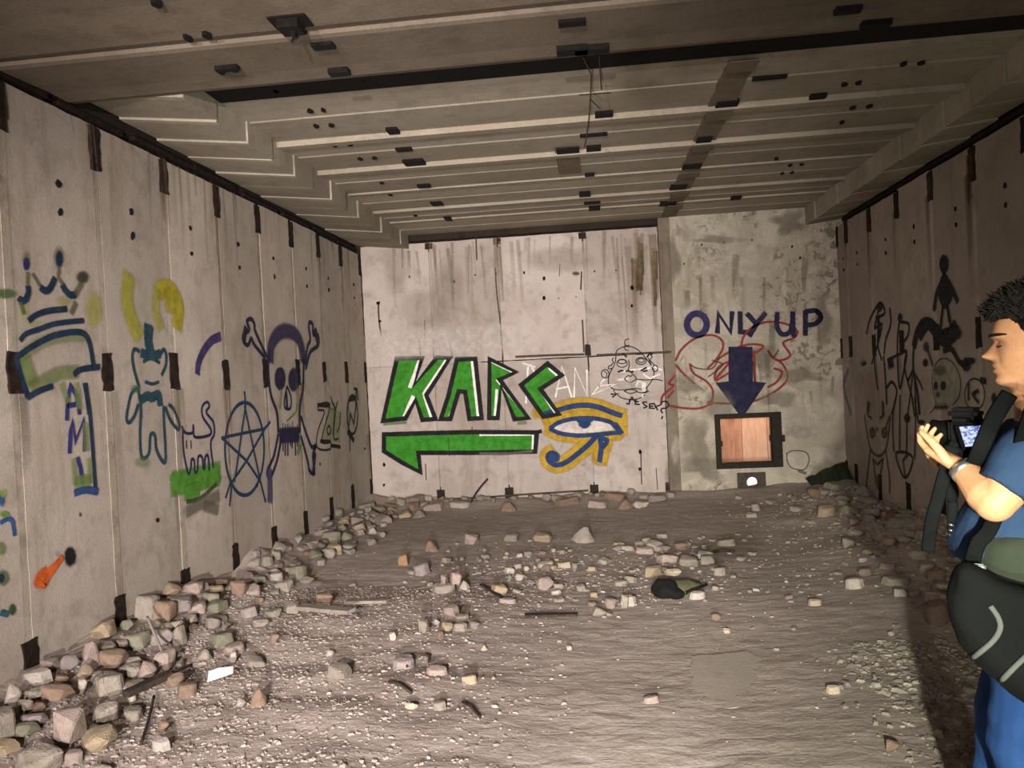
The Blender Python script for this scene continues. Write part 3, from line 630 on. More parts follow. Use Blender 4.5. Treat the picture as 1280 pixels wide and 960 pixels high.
g = Graf('L').crop(0, 600, 5.333)
g.s_([(0, 285), (40, 262), (75, 275), (92, 370)], 20, '#22426e'); g.blob((5, 125), 25, 70, '#22426e', .8, 1); g.blob((15, 90), 26, 40, '#8a9a40', 1, .6); g.blob((25, 230), 45, 30, '#567a34', 1, .8); g.blob((0, 460), 40, 60, '#5c6c40', .9, .8); g.blob((10, 655), 55, 70, '#4a5c38', .9, .9); g.blob((5, 655), 26, 40, '#14222c', .8, 1); g.blob((75, 865), 30, 50, '#2c3c22', .8, 1); g.s_([(0, 885), (45, 898)], 26, '#1c4450')
g.done('graffiti_scrawl', 'cut-off blue and green scrawl at the near end of the wall')
g = Graf('L').crop(0, 280, 4)
g.s_([(640, 260), (632, 380), (655, 480), (690, 560)], 62, '#8f8a24', soft=1, dens=.7); g.s_([(790, 330), (850, 330), (890, 410), (880, 510)], 60, '#94891c', soft=.8, dens=.85); g.s_([(780, 330), (775, 430), (800, 520)], 44, '#8f8a34', soft=1, dens=.6); g.s_([(840, 340), (850, 430)], 60, '#94891c', soft=1, dens=.7)
g.done('graffiti_yellow_ring', 'hazy yellow sprayed ring above the hatted figure')
g = Graf('L').crop(140, 390, 4.571); DT = '#16343f'
g.s_([(206, 85), (204, 160), (212, 215)], [58, 58, 58, 56, 54, 52, 50, 50, 50, 50, 50, 50], DT, soft=.5); g.s_([(165, 235), (215, 250), (270, 240)], 34, DT); g.s_([(175, 285), (215, 265), (268, 290)], 14, DT)
for P in ([(152, 225), (122, 215), (112, 260), (122, 330), (150, 430)], [(275, 240), (290, 215), (304, 240), (304, 300), (280, 360)], [(150, 435), (110, 460), (90, 530), (78, 610), (95, 632), (125, 590), (145, 530)], [(145, 440), (160, 560), (155, 700), (162, 820), (185, 835), (208, 800), (215, 705), (240, 705), (250, 790), (290, 860), (302, 820), (292, 620), (290, 540)], [(300, 545), (330, 620), (372, 670), (380, 640), (350, 560), (320, 530)]): g.s_(P, 15, DT)
g.s_([(165, 500), (200, 480), (220, 490), (260, 475), (270, 530)], 34, DT, soft=.6); g.s_([(185, 400), (225, 412), (262, 400)], 12, DT)
g.blob((170, 860), 60, 40, '#5c7040', 1, .4); g.blob((130, 440), 40, 30, '#3c6040', 1, .5)
g.done('graffiti_hatted_figure', 'dark teal painted standing figure with ears and a tall hat')
g = Graf('L').crop(140, 390, 4.571); g.s_([(485, 350), (492, 290), (520, 225), (565, 165), (615, 140)], 34, '#332852', soft=.5); g.done('graffiti_arc', 'short thick purple arc')
g = Graf('L').crop(140, 390, 4.571)
g.blob((480, 945), 150, 40, '#457a24', .6, .9); g.crop(0, 480, 4); g.s_([(860, 500), (960, 480), (1090, 450)], 76, '#457a24', soft=.7, dens=.9); g.s_([(925, 545), (990, 530)], 50, '#457a24', soft=.7, dens=.85); g.s_([(930, 590), (1000, 570), (1080, 500)], 14, '#2d3a20', soft=.8, dens=.8); g.s_([(930, 640), (1000, 600), (1090, 560)], 40, '#5a5748', soft=1, dens=.6); g.s_([(1020, 610), (1085, 630)], 36, '#5a5748', soft=1, dens=.6)
g.crop(140, 390, 4.571)
for P in ([(395, 655), (415, 690), (455, 690), (460, 645)], [(462, 660), (470, 715), (550, 705), (560, 670), (515, 600), (512, 540), (540, 515), (552, 540), (535, 575), (575, 630), (580, 700), (560, 750), (575, 890)], [(400, 680), (405, 800), (430, 920), (445, 900), (450, 845), (465, 850), (470, 915), (485, 900), (488, 830), (510, 830), (518, 900)], [(525, 900), (528, 830), (545, 825), (552, 905)]): g.s_(P, 11, '#1a1a3e')
g.s_([(420, 735), (422, 780)], 7, BLK); g.s_([(446, 735), (448, 780)], 7, BLK)
g.done('graffiti_cat', 'navy outlined cat on a green sprayed patch')
g = Graf('L').crop(200, 480, 4); TB = '#0e2d48'
g.circ((520 - 100 + 0, 325), 98, 232, 12, TB)
for P in ([(215 + 205, 38), (425, 110), (370, 490)], [(420, 110), (470, 350), (500, 490), (525, 590)], [(305, 270), (420, 245), (520, 225), (548, 190)], [(308, 272), (430, 385), (500, 490)], [(350, 500), (430, 385), (520, 225)], [(350, 490), (325, 570)], [(355, 500), (345, 610)]): g.s_(P, 10, TB, curve=False)
g.done('graffiti_star', 'thin blue five-pointed star in a hand-drawn circle')
g = Graf('L').crop(290, 380, 3.694); PU = '#1c1534'
g.s_([(175, 260), (180, 190), (210, 140), (250, 125), (295, 145), (320, 200), (328, 260)], [44] * 40, '#2f2846', soft=.9, dens=.85)
for P in ([(170, 210), (165, 280), (168, 350), (180, 430), (205, 500), (212, 590)], [(330, 250), (328, 330), (325, 400), (312, 470), (310, 590)]): g.s_(P, 15, PU)
for c in ((220, 345), (283, 350)): g.blob(c, 29, 60, PU, .35, 1)
g.s_([(252, 380), (240, 440), (243, 480), (268, 480), (270, 430), (252, 380)], 9, PU); g.s_([(248, 410), (252, 478)], 16, PU)
g.s_([(220, 610), (262, 605), (305, 605)], 44, PU, soft=.6)
for x in range(222, 310, 11): g.s_([(x, 600), (x + random.uniform(-3, 3), random.uniform(650, 705))], 8, PU, curve=False); g.s_([(x, 600), (x, random.uniform(540, 575))], 5, PU, curve=False)
for P in ([(160, 250), (105, 130), (100, 95), (85, 70), (65, 80), (75, 120), (50, 140), (50, 175), (70, 190), (85, 160), (100, 190), (150, 250)], [(335, 280), (345, 200), (358, 165), (352, 110), (355, 85), (370, 95), (372, 140), (395, 145), (395, 190), (370, 210), (355, 230), (338, 300)], [(210, 600), (190, 700), (160, 770), (165, 800), (180, 790), (205, 720), (222, 630)], [(315, 520), (340, 600), (365, 660), (385, 655), (370, 700), (378, 780), (355, 770), (345, 720), (315, 610)]): g.s_(P, 13, PU)
g.s_([(60, 110), (50, 165)], 24, PU); g.s_([(380, 120), (395, 180)], 26, PU, soft=.8); g.s_([(170, 770), (172, 870), (170, 910)], 34, '#3a3658', soft=1, dens=.8); g.s_([(380, 690), (372, 780)], 20, PU, soft=.8)
g.s_([(310, 650), (300, 690)], 18, '#4a7c28', soft=.8, dens=.8); g.s_([(250, 540), (290, 500), (295, 460)], 6, '#4a6a28', dens=.8); g.s_([(225, 400), (218, 480)], 14, '#6a7a40', soft=1, dens=.6)
g.done('graffiti_skull', 'big purple skull and crossbones')
g = Graf('L').crop(380, 460, 6)
g.fill([(105, 290), (190, 290), (130, 540), (200, 560), (270, 560), (260, 330)], '#8a8d68', dens=.5)
for P in ([(100, 275), (190, 280), (130, 540), (195, 555)], [(100, 280), (105, 315), (150, 330), (100, 480), (100, 600), (190, 610), (200, 560)], [(200, 215), (210, 260), (225, 300), (215, 500)], [(250, 250), (235, 320), (220, 520), (255, 530)], [(205, 250), (235, 310)], [(270, 330), (265, 430), (245, 480)], [(185, 430), (170, 460), (180, 500), (200, 470), (185, 430)], [(200, 580), (265, 595)]): g.s_(P, 11, '#20231c', soft=.5)
g.s_([(100, 278), (190, 280)], 20, BLK); g.s_([(120, 550), (195, 552)], 18, BLK); g.s_([(200, 582), (268, 592)], 18, BLK)
g.circ((360, 350), 40, 145, 13, BLK); g.s_([(335, 430), (345, 340), (370, 420), (385, 300), (388, 160)], 13, BLK, curve=False); g.s_([(372, 155), (395, 160), (402, 240)], 14, BLK, curve=False); g.s_([(325, 480), (340, 500), (370, 545)], 26, BLK); g.s_([(340, 490), (340, 630)], 9, BLK); g.s_([(340, 235), (385, 225)], 24, BLK)
g.done('graffiti_initials', 'small outlined letters ZAY beside a circled N')
# ---- right wall
g = Graf('R').crop(1040, 280, 4); K2 = '#070606'
g.blob((562, 200), 26, 52, K2, .3); g.fill([(555, 250), (575, 255), (605, 320), (600, 380), (565, 425), (535, 370), (535, 310)], K2, curve=True); g.s_([(560, 230), (562, 300)], 20, K2)
for P, w_ in (([(550, 290), (525, 350), (512, 430)], 20), ([(585, 290), (612, 345), (630, 388)], 20), ([(556, 415), (548, 490), (542, 555)], 15), ([(580, 415), (590, 480), (610, 545)], 17), ([(412, 610), (430, 540), (460, 495), (500, 500), (540, 550), (555, 590)], [34] * 60), ([(545, 560), (600, 540), (620, 500)], 40), ([(412, 600), (408, 720), (430, 850), (440, 950)], 13), ([(440, 560), (480, 500), (520, 540), (565, 585), (610, 560)], 40), ([(560, 635), (600, 625), (640, 690), (670, 700)], 20), ([(410, 720), (380, 790)], 10), ([(408, 740), (440, 790), (455, 830)], 8)): g.s_(P, w_, K2, soft=.5)
g.blob((612, 545), 50, 50, K2, .9); g.blob((675, 705), 30, 46, K2, .7); g.blob((690, 685), 40, 24, K2, .8)
g.done('graffiti_black_figure', 'black silhouette figure standing on a thick black arc')
g = Graf('R').crop(1040, 280, 4)
for P in ([(175, 550), (190, 480), (240, 395), (265, 445), (220, 470)], [(240, 400), (225, 470), (215, 520), (250, 500), (240, 560), (225, 620), (200, 700)], [(235, 480), (230, 600), (250, 680)], [(215, 560), (215, 700), (230, 830)], [(260, 660), (270, 800), (275, 900)], [(345, 460), (330, 560), (330, 700), (340, 820), (360, 740), (375, 640), (345, 650)], [(345, 490), (385, 500), (380, 560), (350, 600)], [(280, 680), (320, 660), (370, 635)], [(375, 640), (365, 720), (400, 860), (415, 960)], [(290, 420), (295, 500), (270, 580), (262, 650)], [(275, 820), (300, 790), (325, 830), (315, 900), (300, 950)]): g.s_(P, 10, K2, soft=.5)
g.s_([(285, 700), (305, 690)], 34, K2, soft=.7); g.s_([(232, 470), (240, 560)], 24, K2, soft=.7); g.blob((240, 415), 16, 26, K2, .6); g.blob((342, 470), 12, 26, K2, .6)
g.crop(1020, 360, 3.43)
for P in ([(335, 700), (330, 570), (340, 480)], [(360, 700), (362, 460)], [(390, 710), (392, 560)], [(425, 730), (430, 500), (420, 340)], [(420, 340), (405, 470), (392, 560)], [(425, 470), (440, 570)], [(345, 705), (350, 745), (385, 815), (418, 735), (385, 705), (345, 705)], [(375, 740), (385, 812)], [(375, 740), (395, 715)]): g.s_(P, 8, '#1a120f', soft=.6, dens=.9)
g.blob((393, 558), 14, 22, K2, .6); g.blob((455, 575), 20, 14, K2, .7)
g.done('graffiti_black_tag', 'tall black scribbled tag with drips ending in a diamond')
g = Graf('R').crop(1020, 360, 3.43); GG = '#2e3324'
for c in ((243, 620), (295, 620)): g.circ(c, 11, 18, 8, GG, dens=.8); g.blob(c, 8, 14, GG, .8, .8)
for P in ([(210, 545), (215, 590), (235, 690), (270, 720), (300, 690), (315, 600), (318, 550), (300, 600)], [(225, 490), (222, 540), (240, 560)], [(285, 490), (292, 540), (275, 560)], [(235, 690), (222, 800), (215, 880)], [(300, 700), (315, 800), (318, 880)], [(245, 730), (265, 840), (290, 730)], [(248, 735), (265, 755), (285, 735)]): g.s_(P, 8, GG, soft=.7, dens=.8)
g.s_([(228, 490), (225, 530)], 20, GG, soft=.9, dens=.6); g.s_([(288, 490), (288, 540)], 20, GG, soft=.9, dens=.6); g.s_([(258, 820), (268, 850)], 24, '#3c5424', soft=.9, dens=.8); g.s_([(265, 600), (262, 610)], 8, GG)
g.done('graffiti_creature', 'pale green outlined creature with round eyes low on the wall')
g = Graf('R').crop(1160, 360, 6); SK = '#7d7b68'
g.fill([(40, 600), (80, 545), (140, 535), (200, 580), (240, 680), (235, 800), (190, 870), (120, 880), (70, 880), (55, 800), (30, 720)], SK, curve=True, dens=.85)
g.s_([(40, 620), (80, 545), (140, 530), (200, 575), (245, 680), (240, 800), (190, 880)], 8, '#3a3830', dens=.8); g.s_([(35, 640), (40, 760), (60, 870), (20, 940)], 7, '#3a3830', dens=.8)
g.blob((62, 735), 18, 34, '#15120f', .4); g.blob((118, 733), 24, 40, '#15120f', .4); g.blob((78, 800), 20, 26, '#3c382e', .8)
for x in range(60, 150, 14): g.s_([(x, 860), (x + 4, 915)], 6, '#2a261f', dens=.9)
g.s_([(55, 895), (150, 890)], 14, '#2a261f', soft=.8, dens=.7); g.blob((95, 620), 60, 50, '#4c4c38', 1, .5)
g.circ((355, 800), 75, 120, 9, '#1d1614', dens=.9)
for P in ([(310, 715), (310, 840)], [(385, 770), (345, 800), (385, 860)]): g.s_(P, 20, '#241a18', soft=.8, dens=.9)
g.blob((350, 795), 22, 30, '#15100e', .8); g.blob((500, 830), 26, 60, '#15100e', 1, .9); g.s_([(400, 690), (440, 700)], 30, '#15100e', soft=.9)
g.s_([(40, 580), (20, 520), (0, 460)], 22, '#2a2034', soft=.9, dens=.7); g.blob((-15, 560), 26, 40, K2, .8); g.blob((-10, 440), 30, 50, '#241f38', 1, .8)
g.done('graffiti_pale_skull', 'grey-green painted skull beside a small ringed symbol')
# pale flaking plaster and grime patches of the right wall
g = Graf('R').crop(1020, 360, 3.43); g.s_([(140, 350), (120, 420), (150, 540)], 14, '#54606a', soft=1, dens=.7); g.blob((205, 322), 14, 14, K2, .6); g.blob((170, 310), 60, 20, '#9a8f86', 1, .4)
g.done('grime_mark', 'blue-grey smear by the far corner')

# ---- rust runs, grime streaks and cracks
def streaks(wall, n, fx, name, label, cols, lo, hi, seed):
    r = random.Random(seed); g = Graf(wall); g.raw = True
    for _ in range(n):
        a, c, big = fx(r); L = r.uniform(lo, hi); w_ = r.uniform(.012, .05) * (1.6 if big else 1); dx = r.uniform(-.02, .02)
        g.s_([(a, c), (a + dx, c - L * .5), (a + dx * 1.5, c - L)], w_, r.choice(cols), soft=1, dens=r.uniform(.2, .48), fade=(r.uniform(.6, 1.0), .25))
    g.done(name, label)
RU = ['#5a3f28', '#4a3a2a', '#6b5236', '#574a3c']
streaks('L', 44, lambda r: (r.choice(JL[2:]) + r.gauss(0, .05), r.choice((3.02, 3.2, 1.6, 1.6, .9)), 1), 'rust_runs', 'brown rust and grime runs below the joint irons', RU, .15, .8, 31)
streaks('L', 46, lambda r: (r.uniform(2.8, 9.4), 3.21, 0), 'grime_runs', 'grey-brown grime runs from the top of the wall', ['#6b6153', '#5f5547', '#75694f'], .1, .7, 32)
streaks('R', 40, lambda r: (r.choice(JR[4:]) + r.gauss(0, .05), r.choice((2.95, 3.1, 1.6)), 1), 'rust_runs', 'brown rust and grime runs below the joint irons', RU, .15, .8, 33)
streaks('F', 40, lambda r: (r.uniform(-2.8, .8), r.uniform(3.2, 3.3), 0), 'grime_runs', 'grey-brown grime runs from the top of the wall', ['#7d7162', '#6f6252', '#8a7a64'], .1, .9, 34)
streaks('F', 22, lambda r: (.62 + r.gauss(0, .12), r.uniform(2.9, 3.3), 1), 'rust_runs', 'ochre and brown runs beside the brown column strip', ['#7d6544', '#6f5638', '#857a62'], .3, 1.4, 35)
streaks('F', 24, lambda r: (r.uniform(1.0, 2.85), r.uniform(1.2, 3.2), 1), 'grime_runs', 'olive grime runs on the rough hatch wall', ['#5c563f', '#6a6450', '#544c3e'], .1, .6, 36)
g = Graf('F'); CK = '#3c332a'
for P, w_ in (([(619, 335), (621, 365), (625, 400), (628, 440)], 1.6), ([(595, 297), (596, 325)], 1.6), ([(727, 340), (726, 362)], 1.8), ([(728, 400), (730, 440)], 1.8), ([(524, 425), (526, 450)], 1.2), ([(562, 428), (566, 448)], 1.2), ([(473, 380), (474, 402), (477, 420)], 2), ([(531, 400), (531, 425)], 1), ([(503, 310), (503, 335)], 1), ([(645, 446), (690, 444), (730, 443)], 2.6), ([(746, 444), (790, 442), (838, 440)], 2.6), ([(590, 534), (591, 545)], 1), ([(532, 580), (533, 600)], 1.2), ([(560, 545), (562, 570)], 1), ([(470, 628), (530, 625), (600, 622), (640, 619), (735, 613)], 2.4), ([(801, 565), (802, 605)], 1.4), ([(700, 330), (699, 345)], .9), ([(820, 585), (822, 612)], 1)): g.s_(P, w_, CK, soft=.7, dens=.85)
g.s_([(466, 432), (540, 428), (640, 422)], 34, '#c4bcb6', soft=1, dens=.4); g.blob((560, 365), 26, 50, '#8f857b', 1, .35); g.blob((530, 385), 40, 30, '#93897e', 1, .3); g.blob((700, 325), 60, 20, '#8f857b', 1, .3); g.blob((720, 342), 6, 3, '#4a4036', .8, .9); g.blob((495, 330), 20, 50, '#968b80', 1, .3)
g.done('cracks', 'thin dark cracks and damp patches in the pale panels')
g = Graf('F')
for c, rx, ry in (((985, 278), 26, 18), ((1005, 340), 8, 26), ((842, 330), 10, 40), ((950, 445), 24, 26), ((1000, 470), 36, 12), ((870, 550), 24, 34), ((880, 585), 30, 16), ((1000, 540), 24, 10), ((1030, 400), 14, 40), ((860, 480), 18, 14), ((975, 500), 26, 12), ((842, 590), 10, 26), ((1035, 590), 16, 20), ((900, 300), 40, 8)): g.blob(c, rx, ry, random.choice(('#6a6355', '#726a5b', '#766e5c')), 1, .5, irr=.7)
for c, rx, ry in (((1000, 535), 32, 26), ((930, 330), 50, 40), ((845, 560), 8, 20), ((880, 620), 30, 12)): g.blob(c, rx, ry, '#b3aa9d', 1, .4, irr=.5)
g.s_([(900, 500), (900, 515)], 30, '#6b6556', soft=1, dens=.4)
g.done('damp_patches', 'dark damp patches on the rough hatch wall')
# ================================================================ RUBBLE
def stone_mat(name, a, b_, c2):
    k = NT(name); n = k.noise(3.2, 5, .65); f = k.noise(26, 3, .7)
    c = k.mix(k.ramp(n, .38, .64), rgb(a), rgb(b_)); c = k.mix(k.math('MULTIPLY', k.ramp(f, .5, .7), .5), c, rgb(c2))
    oi = k.node('ShaderNodeObjectInfo'); hs = k.node('ShaderNodeHueSaturation'); k.put(hs.inputs['Value'], k.math('ADD', k.math('MULTIPLY', oi.outputs['Random'], .3), .76)); k.put(hs.inputs['Color'], c)
    k.col(hs.outputs[0]); k.bump(k.math('ADD', n, k.math('MULTIPLY', f, .5)), .5, .05); return k.m
SM = {'grey': stone_mat('stone_grey', '#8b8175', '#988e83', '#6a6156'), 'pink': stone_mat('stone_pink', '#94837a', '#a19189', '#75675f'), 'tan': stone_mat('stone_tan', '#99886f', '#a5947c', '#786853'),
      'brown': stone_mat('stone_brown', '#7d6858', '#8b7666', '#584639'), 'white': stone_mat('stone_white', '#aaa095', '#b7ada3', '#857b71'), 'green': stone_mat('stone_green', '#7d7967', '#8a8573', '#5f5a4a'),
      'mauve': stone_mat('stone_mauve', '#887c78', '#968a86', '#695e5a'), 'orange': stone_mat('stone_orange', '#a07a58', '#a9876a', '#7e5c42'), 'cream': stone_mat('stone_cream', '#b2a48f', '#bdae9a', '#8e806b')}
def chunk_mesh(name, kind, seed):
    r = random.Random(seed); b = bmesh.new(); pts = []
    if kind == 'block':
        for sx in (-1, 1):
            for sy in (-1, 1):
                for sz in (0, 1): pts.append((sx * r.uniform(.24, .5), sy * r.uniform(.24, .5), sz * r.uniform(.6, 1.0) + (0 if sz else r.uniform(0, .16))))
        for _ in range(6): pts.append((r.uniform(-.5, .5), r.uniform(-.5, .5), r.uniform(.2, .85)))
    elif kind == 'slab':
        for k in range(8):
            a = 6.283 * k / 8 + r.uniform(-.3, .3); q = r.uniform(.38, .52)
            pts += [(q * math.cos(a), q * math.sin(a), 0), (q * r.uniform(.8, 1) * math.cos(a), q * r.uniform(.8, 1) * math.sin(a), r.uniform(.75, 1))]
    elif kind == 'pyramid':
        for k in range(6): a = 6.283 * k / 6 + r.uniform(-.3, .3); pts.append((.5 * math.cos(a), .5 * math.sin(a), r.uniform(0, .15)))
        for _ in range(3): pts.append((r.uniform(-.16, .16), r.uniform(-.16, .16), r.uniform(.8, 1)))
        for _ in range(4): a = r.uniform(0, 6.28); pts.append((.36 * math.cos(a), .36 * math.sin(a), r.uniform(.4, .6)))
    else:
        for _ in range(17):
            d = V((r.gauss(0, 1), r.gauss(0, 1), r.gauss(0, 1))).normalized() * r.uniform(.44, .54); pts.append((d.x, d.y, d.z + .5))
    for p in pts: b.verts.new(p)
    bmesh.ops.convex_hull(b, input=b.verts[:])
    bmesh.ops.delete(b, geom=[v for v in b.verts if not v.link_faces], context='VERTS')
    bmesh.ops.dissolve_limit(b, angle_limit=.14, verts=b.verts[:], edges=b.edges[:])
    bmesh.ops.bevel(b, geom=b.edges[:], offset=.05, segments=1, affect='EDGES')
    me = bpy.data.meshes.new(name); b.to_mesh(me); b.free(); me.materials.append(SM['grey']); return me
CH = {k: [chunk_mesh('stone', k, 100 * i + j) for j in range(6)] for i, k in enumerate(('block', 'slab', 'pyramid', 'lump'))}
def put_stone(loc, size, colr, kind, label, group=None, rz=None, tilt=.18, name='concrete_chunk', cat='rubble', sink=.12):
    o = bpy.data.objects.new(name, random.choice(CH[kind])); link(o)
    o.material_slots[0].link = 'OBJECT'; o.material_slots[0].material = SM[colr]
    o.scale = size; o.rotation_euler = (random.uniform(-tilt, tilt), random.uniform(-tilt, tilt), random.uniform(0, 6.28) if rz is None else rz)
    o.location = (loc[0], loc[1], loc[2] - sink * size[2]); tag(o, label, cat, group)
    if label is None: PEND.append((o, colr, kind, group))
    return o
taken = []
def stone_px(px, py, w_, h_, colr, kind, label, group=None, rz=None, lift=0, tilt=.15):
    p = on_ground(px, py); d = (p - EYE).dot(AX_F) / F; W = 1.1 * w_ * d; H = 1.12 * h_ * d
    dep = max(.55 * W, min(W * .95, H * 1.2)); p = p + V((p.x * .08, dep * .45, 0)); p.z = ground(p.x, p.y) + lift
    taken.append((p.x, p.y, max(W, dep) * .5))
    return put_stone(p, (W, dep, H * (.86 if h_ < w_ else 1.0) + .012), colr, kind, label, group, rz if rz is not None else random.uniform(-.3, .3), tilt)
# hand-placed pieces: pixel of the base centre, width and height in the photograph
S4 = lambda x0, y0, L: [(x0 + a / 4, y0 + (b_ + h / 2) / 4, w / 4, h / 4, c, k, l) for a, b_, w, h, c, k, l in L]
LEFT = S4(0, 720, [
    (872, 195, 95, 125, 'grey', 'block', 'tall grey concrete lump standing against the left wall below the green patch'), (955, 222, 85, 112, 'brown', 'block', 'brown-grey concrete block leaning on the tall lump by the left wall'),
    (980, 150, 105, 78, 'tan', 'lump', 'rounded tan stone at the foot of the left wall, just behind the tall lump'), (1095, 135, 108, 72, 'pink', 'block', 'pinkish stone right of the rounded tan one by the left wall'),
    (1205, 120, 88, 54, 'tan', 'lump', 'small tan stone, third along the row behind the tall lump'), (1035, 200, 110, 85, 'mauve', 'block', 'purple-grey block in front of the rounded tan stone'),
    (1118, 205, 95, 72, 'pink', 'block', 'pink block touching the purple-grey one near the left wall'), (1182, 163, 92, 54, 'green', 'slab', 'greenish grey flat stone behind the pink block'),
    (1000, 300, 150, 60, 'grey', 'slab', 'flat grey slab tipped over the gravel, in front of the tall lump'), (1042, 322, 64, 112, 'grey', 'block', 'upright grey block with a dark side, right end of the tipped slab'),
    (935, 345, 145, 95, 'mauve', 'lump', 'large mauve lump under the tipped grey slab'), (955, 442, 96, 102, 'pink', 'block', 'bright pink broken block in the middle of the left heap'),
    (675, 345, 112, 104, 'tan', 'block', 'tan block catching the light against the left wall, beside a dark hole'), (600, 470, 114, 114, 'pink', 'pyramid', 'two-faced pinkish boulder standing on the left heap below the tan block'),
    (505, 520, 92, 82, 'mauve', 'lump', 'purple-brown stone left of the two-faced boulder'), (420, 520, 92, 62, 'pink', 'block', 'dull pink stone touching the left wall in the near heap'),
    (358, 578, 148, 66, 'white', 'slab', 'whitish crumbling slab lying against the left wall'), (485, 592, 84, 64, 'brown', 'lump', None), (440, 662, 155, 95, 'brown', 'block', 'wide brown stone in front of the whitish slab'),
    (570, 570, 90, 88, 'tan', 'lump', None), (580, 640, 64, 74, 'white', 'lump', 'small whitish stone in the hollow of the near left heap'), (705, 460, 124, 112, 'brown', 'block', 'brown block right of the two-faced boulder'),
    (832, 382, 100, 92, 'green', 'block', 'speckled greenish block in the middle of the left heap'), (865, 500, 104, 102, 'pink', 'lump', 'pale pink rounded stone at the edge of the left heap'),
    (1000, 540, 114, 94, 'brown', 'lump', 'brown rounded stone half sunk in gravel beside the white scrap'), (1062, 590, 110, 64, 'brown', 'slab', None),
    (480, 792, 152, 172, 'pink', 'block', 'biggest pink block, upright at the front of the left heap'), (340, 800, 112, 74, 'mauve', 'block', 'mauve block left of the biggest pink block'),
    (240, 690, 92, 112, 'white', 'lump', 'whitish crumbling lump by the rusty notch at the wall foot'), (300, 740, 84, 74, 'grey', 'lump', None), (130, 862, 195, 135, 'grey', 'slab', 'wide flat grey slab in the near left corner'),
    (290, 850, 134, 84, 'green', 'block', 'greenish block right of the wide flat slab'), (390, 890, 112, 84, 'mauve', 'lump', None), (70, 772, 114, 94, 'mauve', 'lump', 'dusky lump against the wall in the near left corner'),
    (200, 935, 144, 74, 'tan', 'block', 'tan block cut by the bottom edge in the near left corner'), (310, 948, 84, 44, 'orange', 'lump', 'small orange stone at the bottom edge by the near left corner'),
    (530, 930, 104, 64, 'pink', 'slab', None), (950, 772, 64, 54, 'brown', 'lump', 'dark brown pebble alone on the gravel below the left heap'), (790, 302, 64, 54, 'green', 'lump', 'dark green lump in shadow against the left wall'),
    (820, 625, 44, 62, 'white', 'lump', 'bright white pebble beside the dark plank'), (640, 560, 90, 60, 'grey', 'block', None), (740, 560, 80, 56, 'grey', 'lump', None), (760, 420, 70, 60, 'pink', 'lump', None), (370, 740, 70, 50, 'brown', 'lump', None)]) + \
    S4(200, 600, [(515, 558, 78, 92, 'brown', 'block', 'brown upright block in the heap under the painted skull'), (640, 466, 92, 44, 'grey', 'slab', 'light grey flat stone over a dark hollow by the left wall'), (690, 506, 84, 40, 'white', 'slab', None),
    (430, 545, 90, 40, 'brown', 'slab', 'brown flat stone behind the upright block under the skull'), (860, 400, 90, 64, 'green', 'lump', 'greenish rounded boulder by the left wall, halfway to the far corner'), (790, 480, 94, 70, 'green', 'slab', 'greenish slab leaning in front of the rounded boulder'),
    (730, 548, 86, 56, 'grey', 'block', None), (1110, 150, 104, 36, 'green', 'slab', 'flat pale stone in the far left corner'), (975, 195, 54, 54, 'green', 'lump', None), (915, 225, 64, 44, 'mauve', 'lump', None), (765, 635, 70, 60, 'grey', 'block', None), (825, 628, 54, 50, 'brown', 'block', None),
    (910, 600, 104, 56, 'brown', 'block', 'brown block at the right tip of the left heap'), (560, 690, 104, 46, 'mauve', 'slab', None), (672, 806, 66, 56, 'brown', 'lump', 'round brown stone alone on the gravel in front of the left heap'), (690, 400, 90, 70, 'grey', 'lump', None), (600, 520, 80, 50, 'green', 'lump', None), (940, 300, 120, 60, 'green', 'slab', None), (1010, 300, 70, 50, 'green', 'lump', None)])
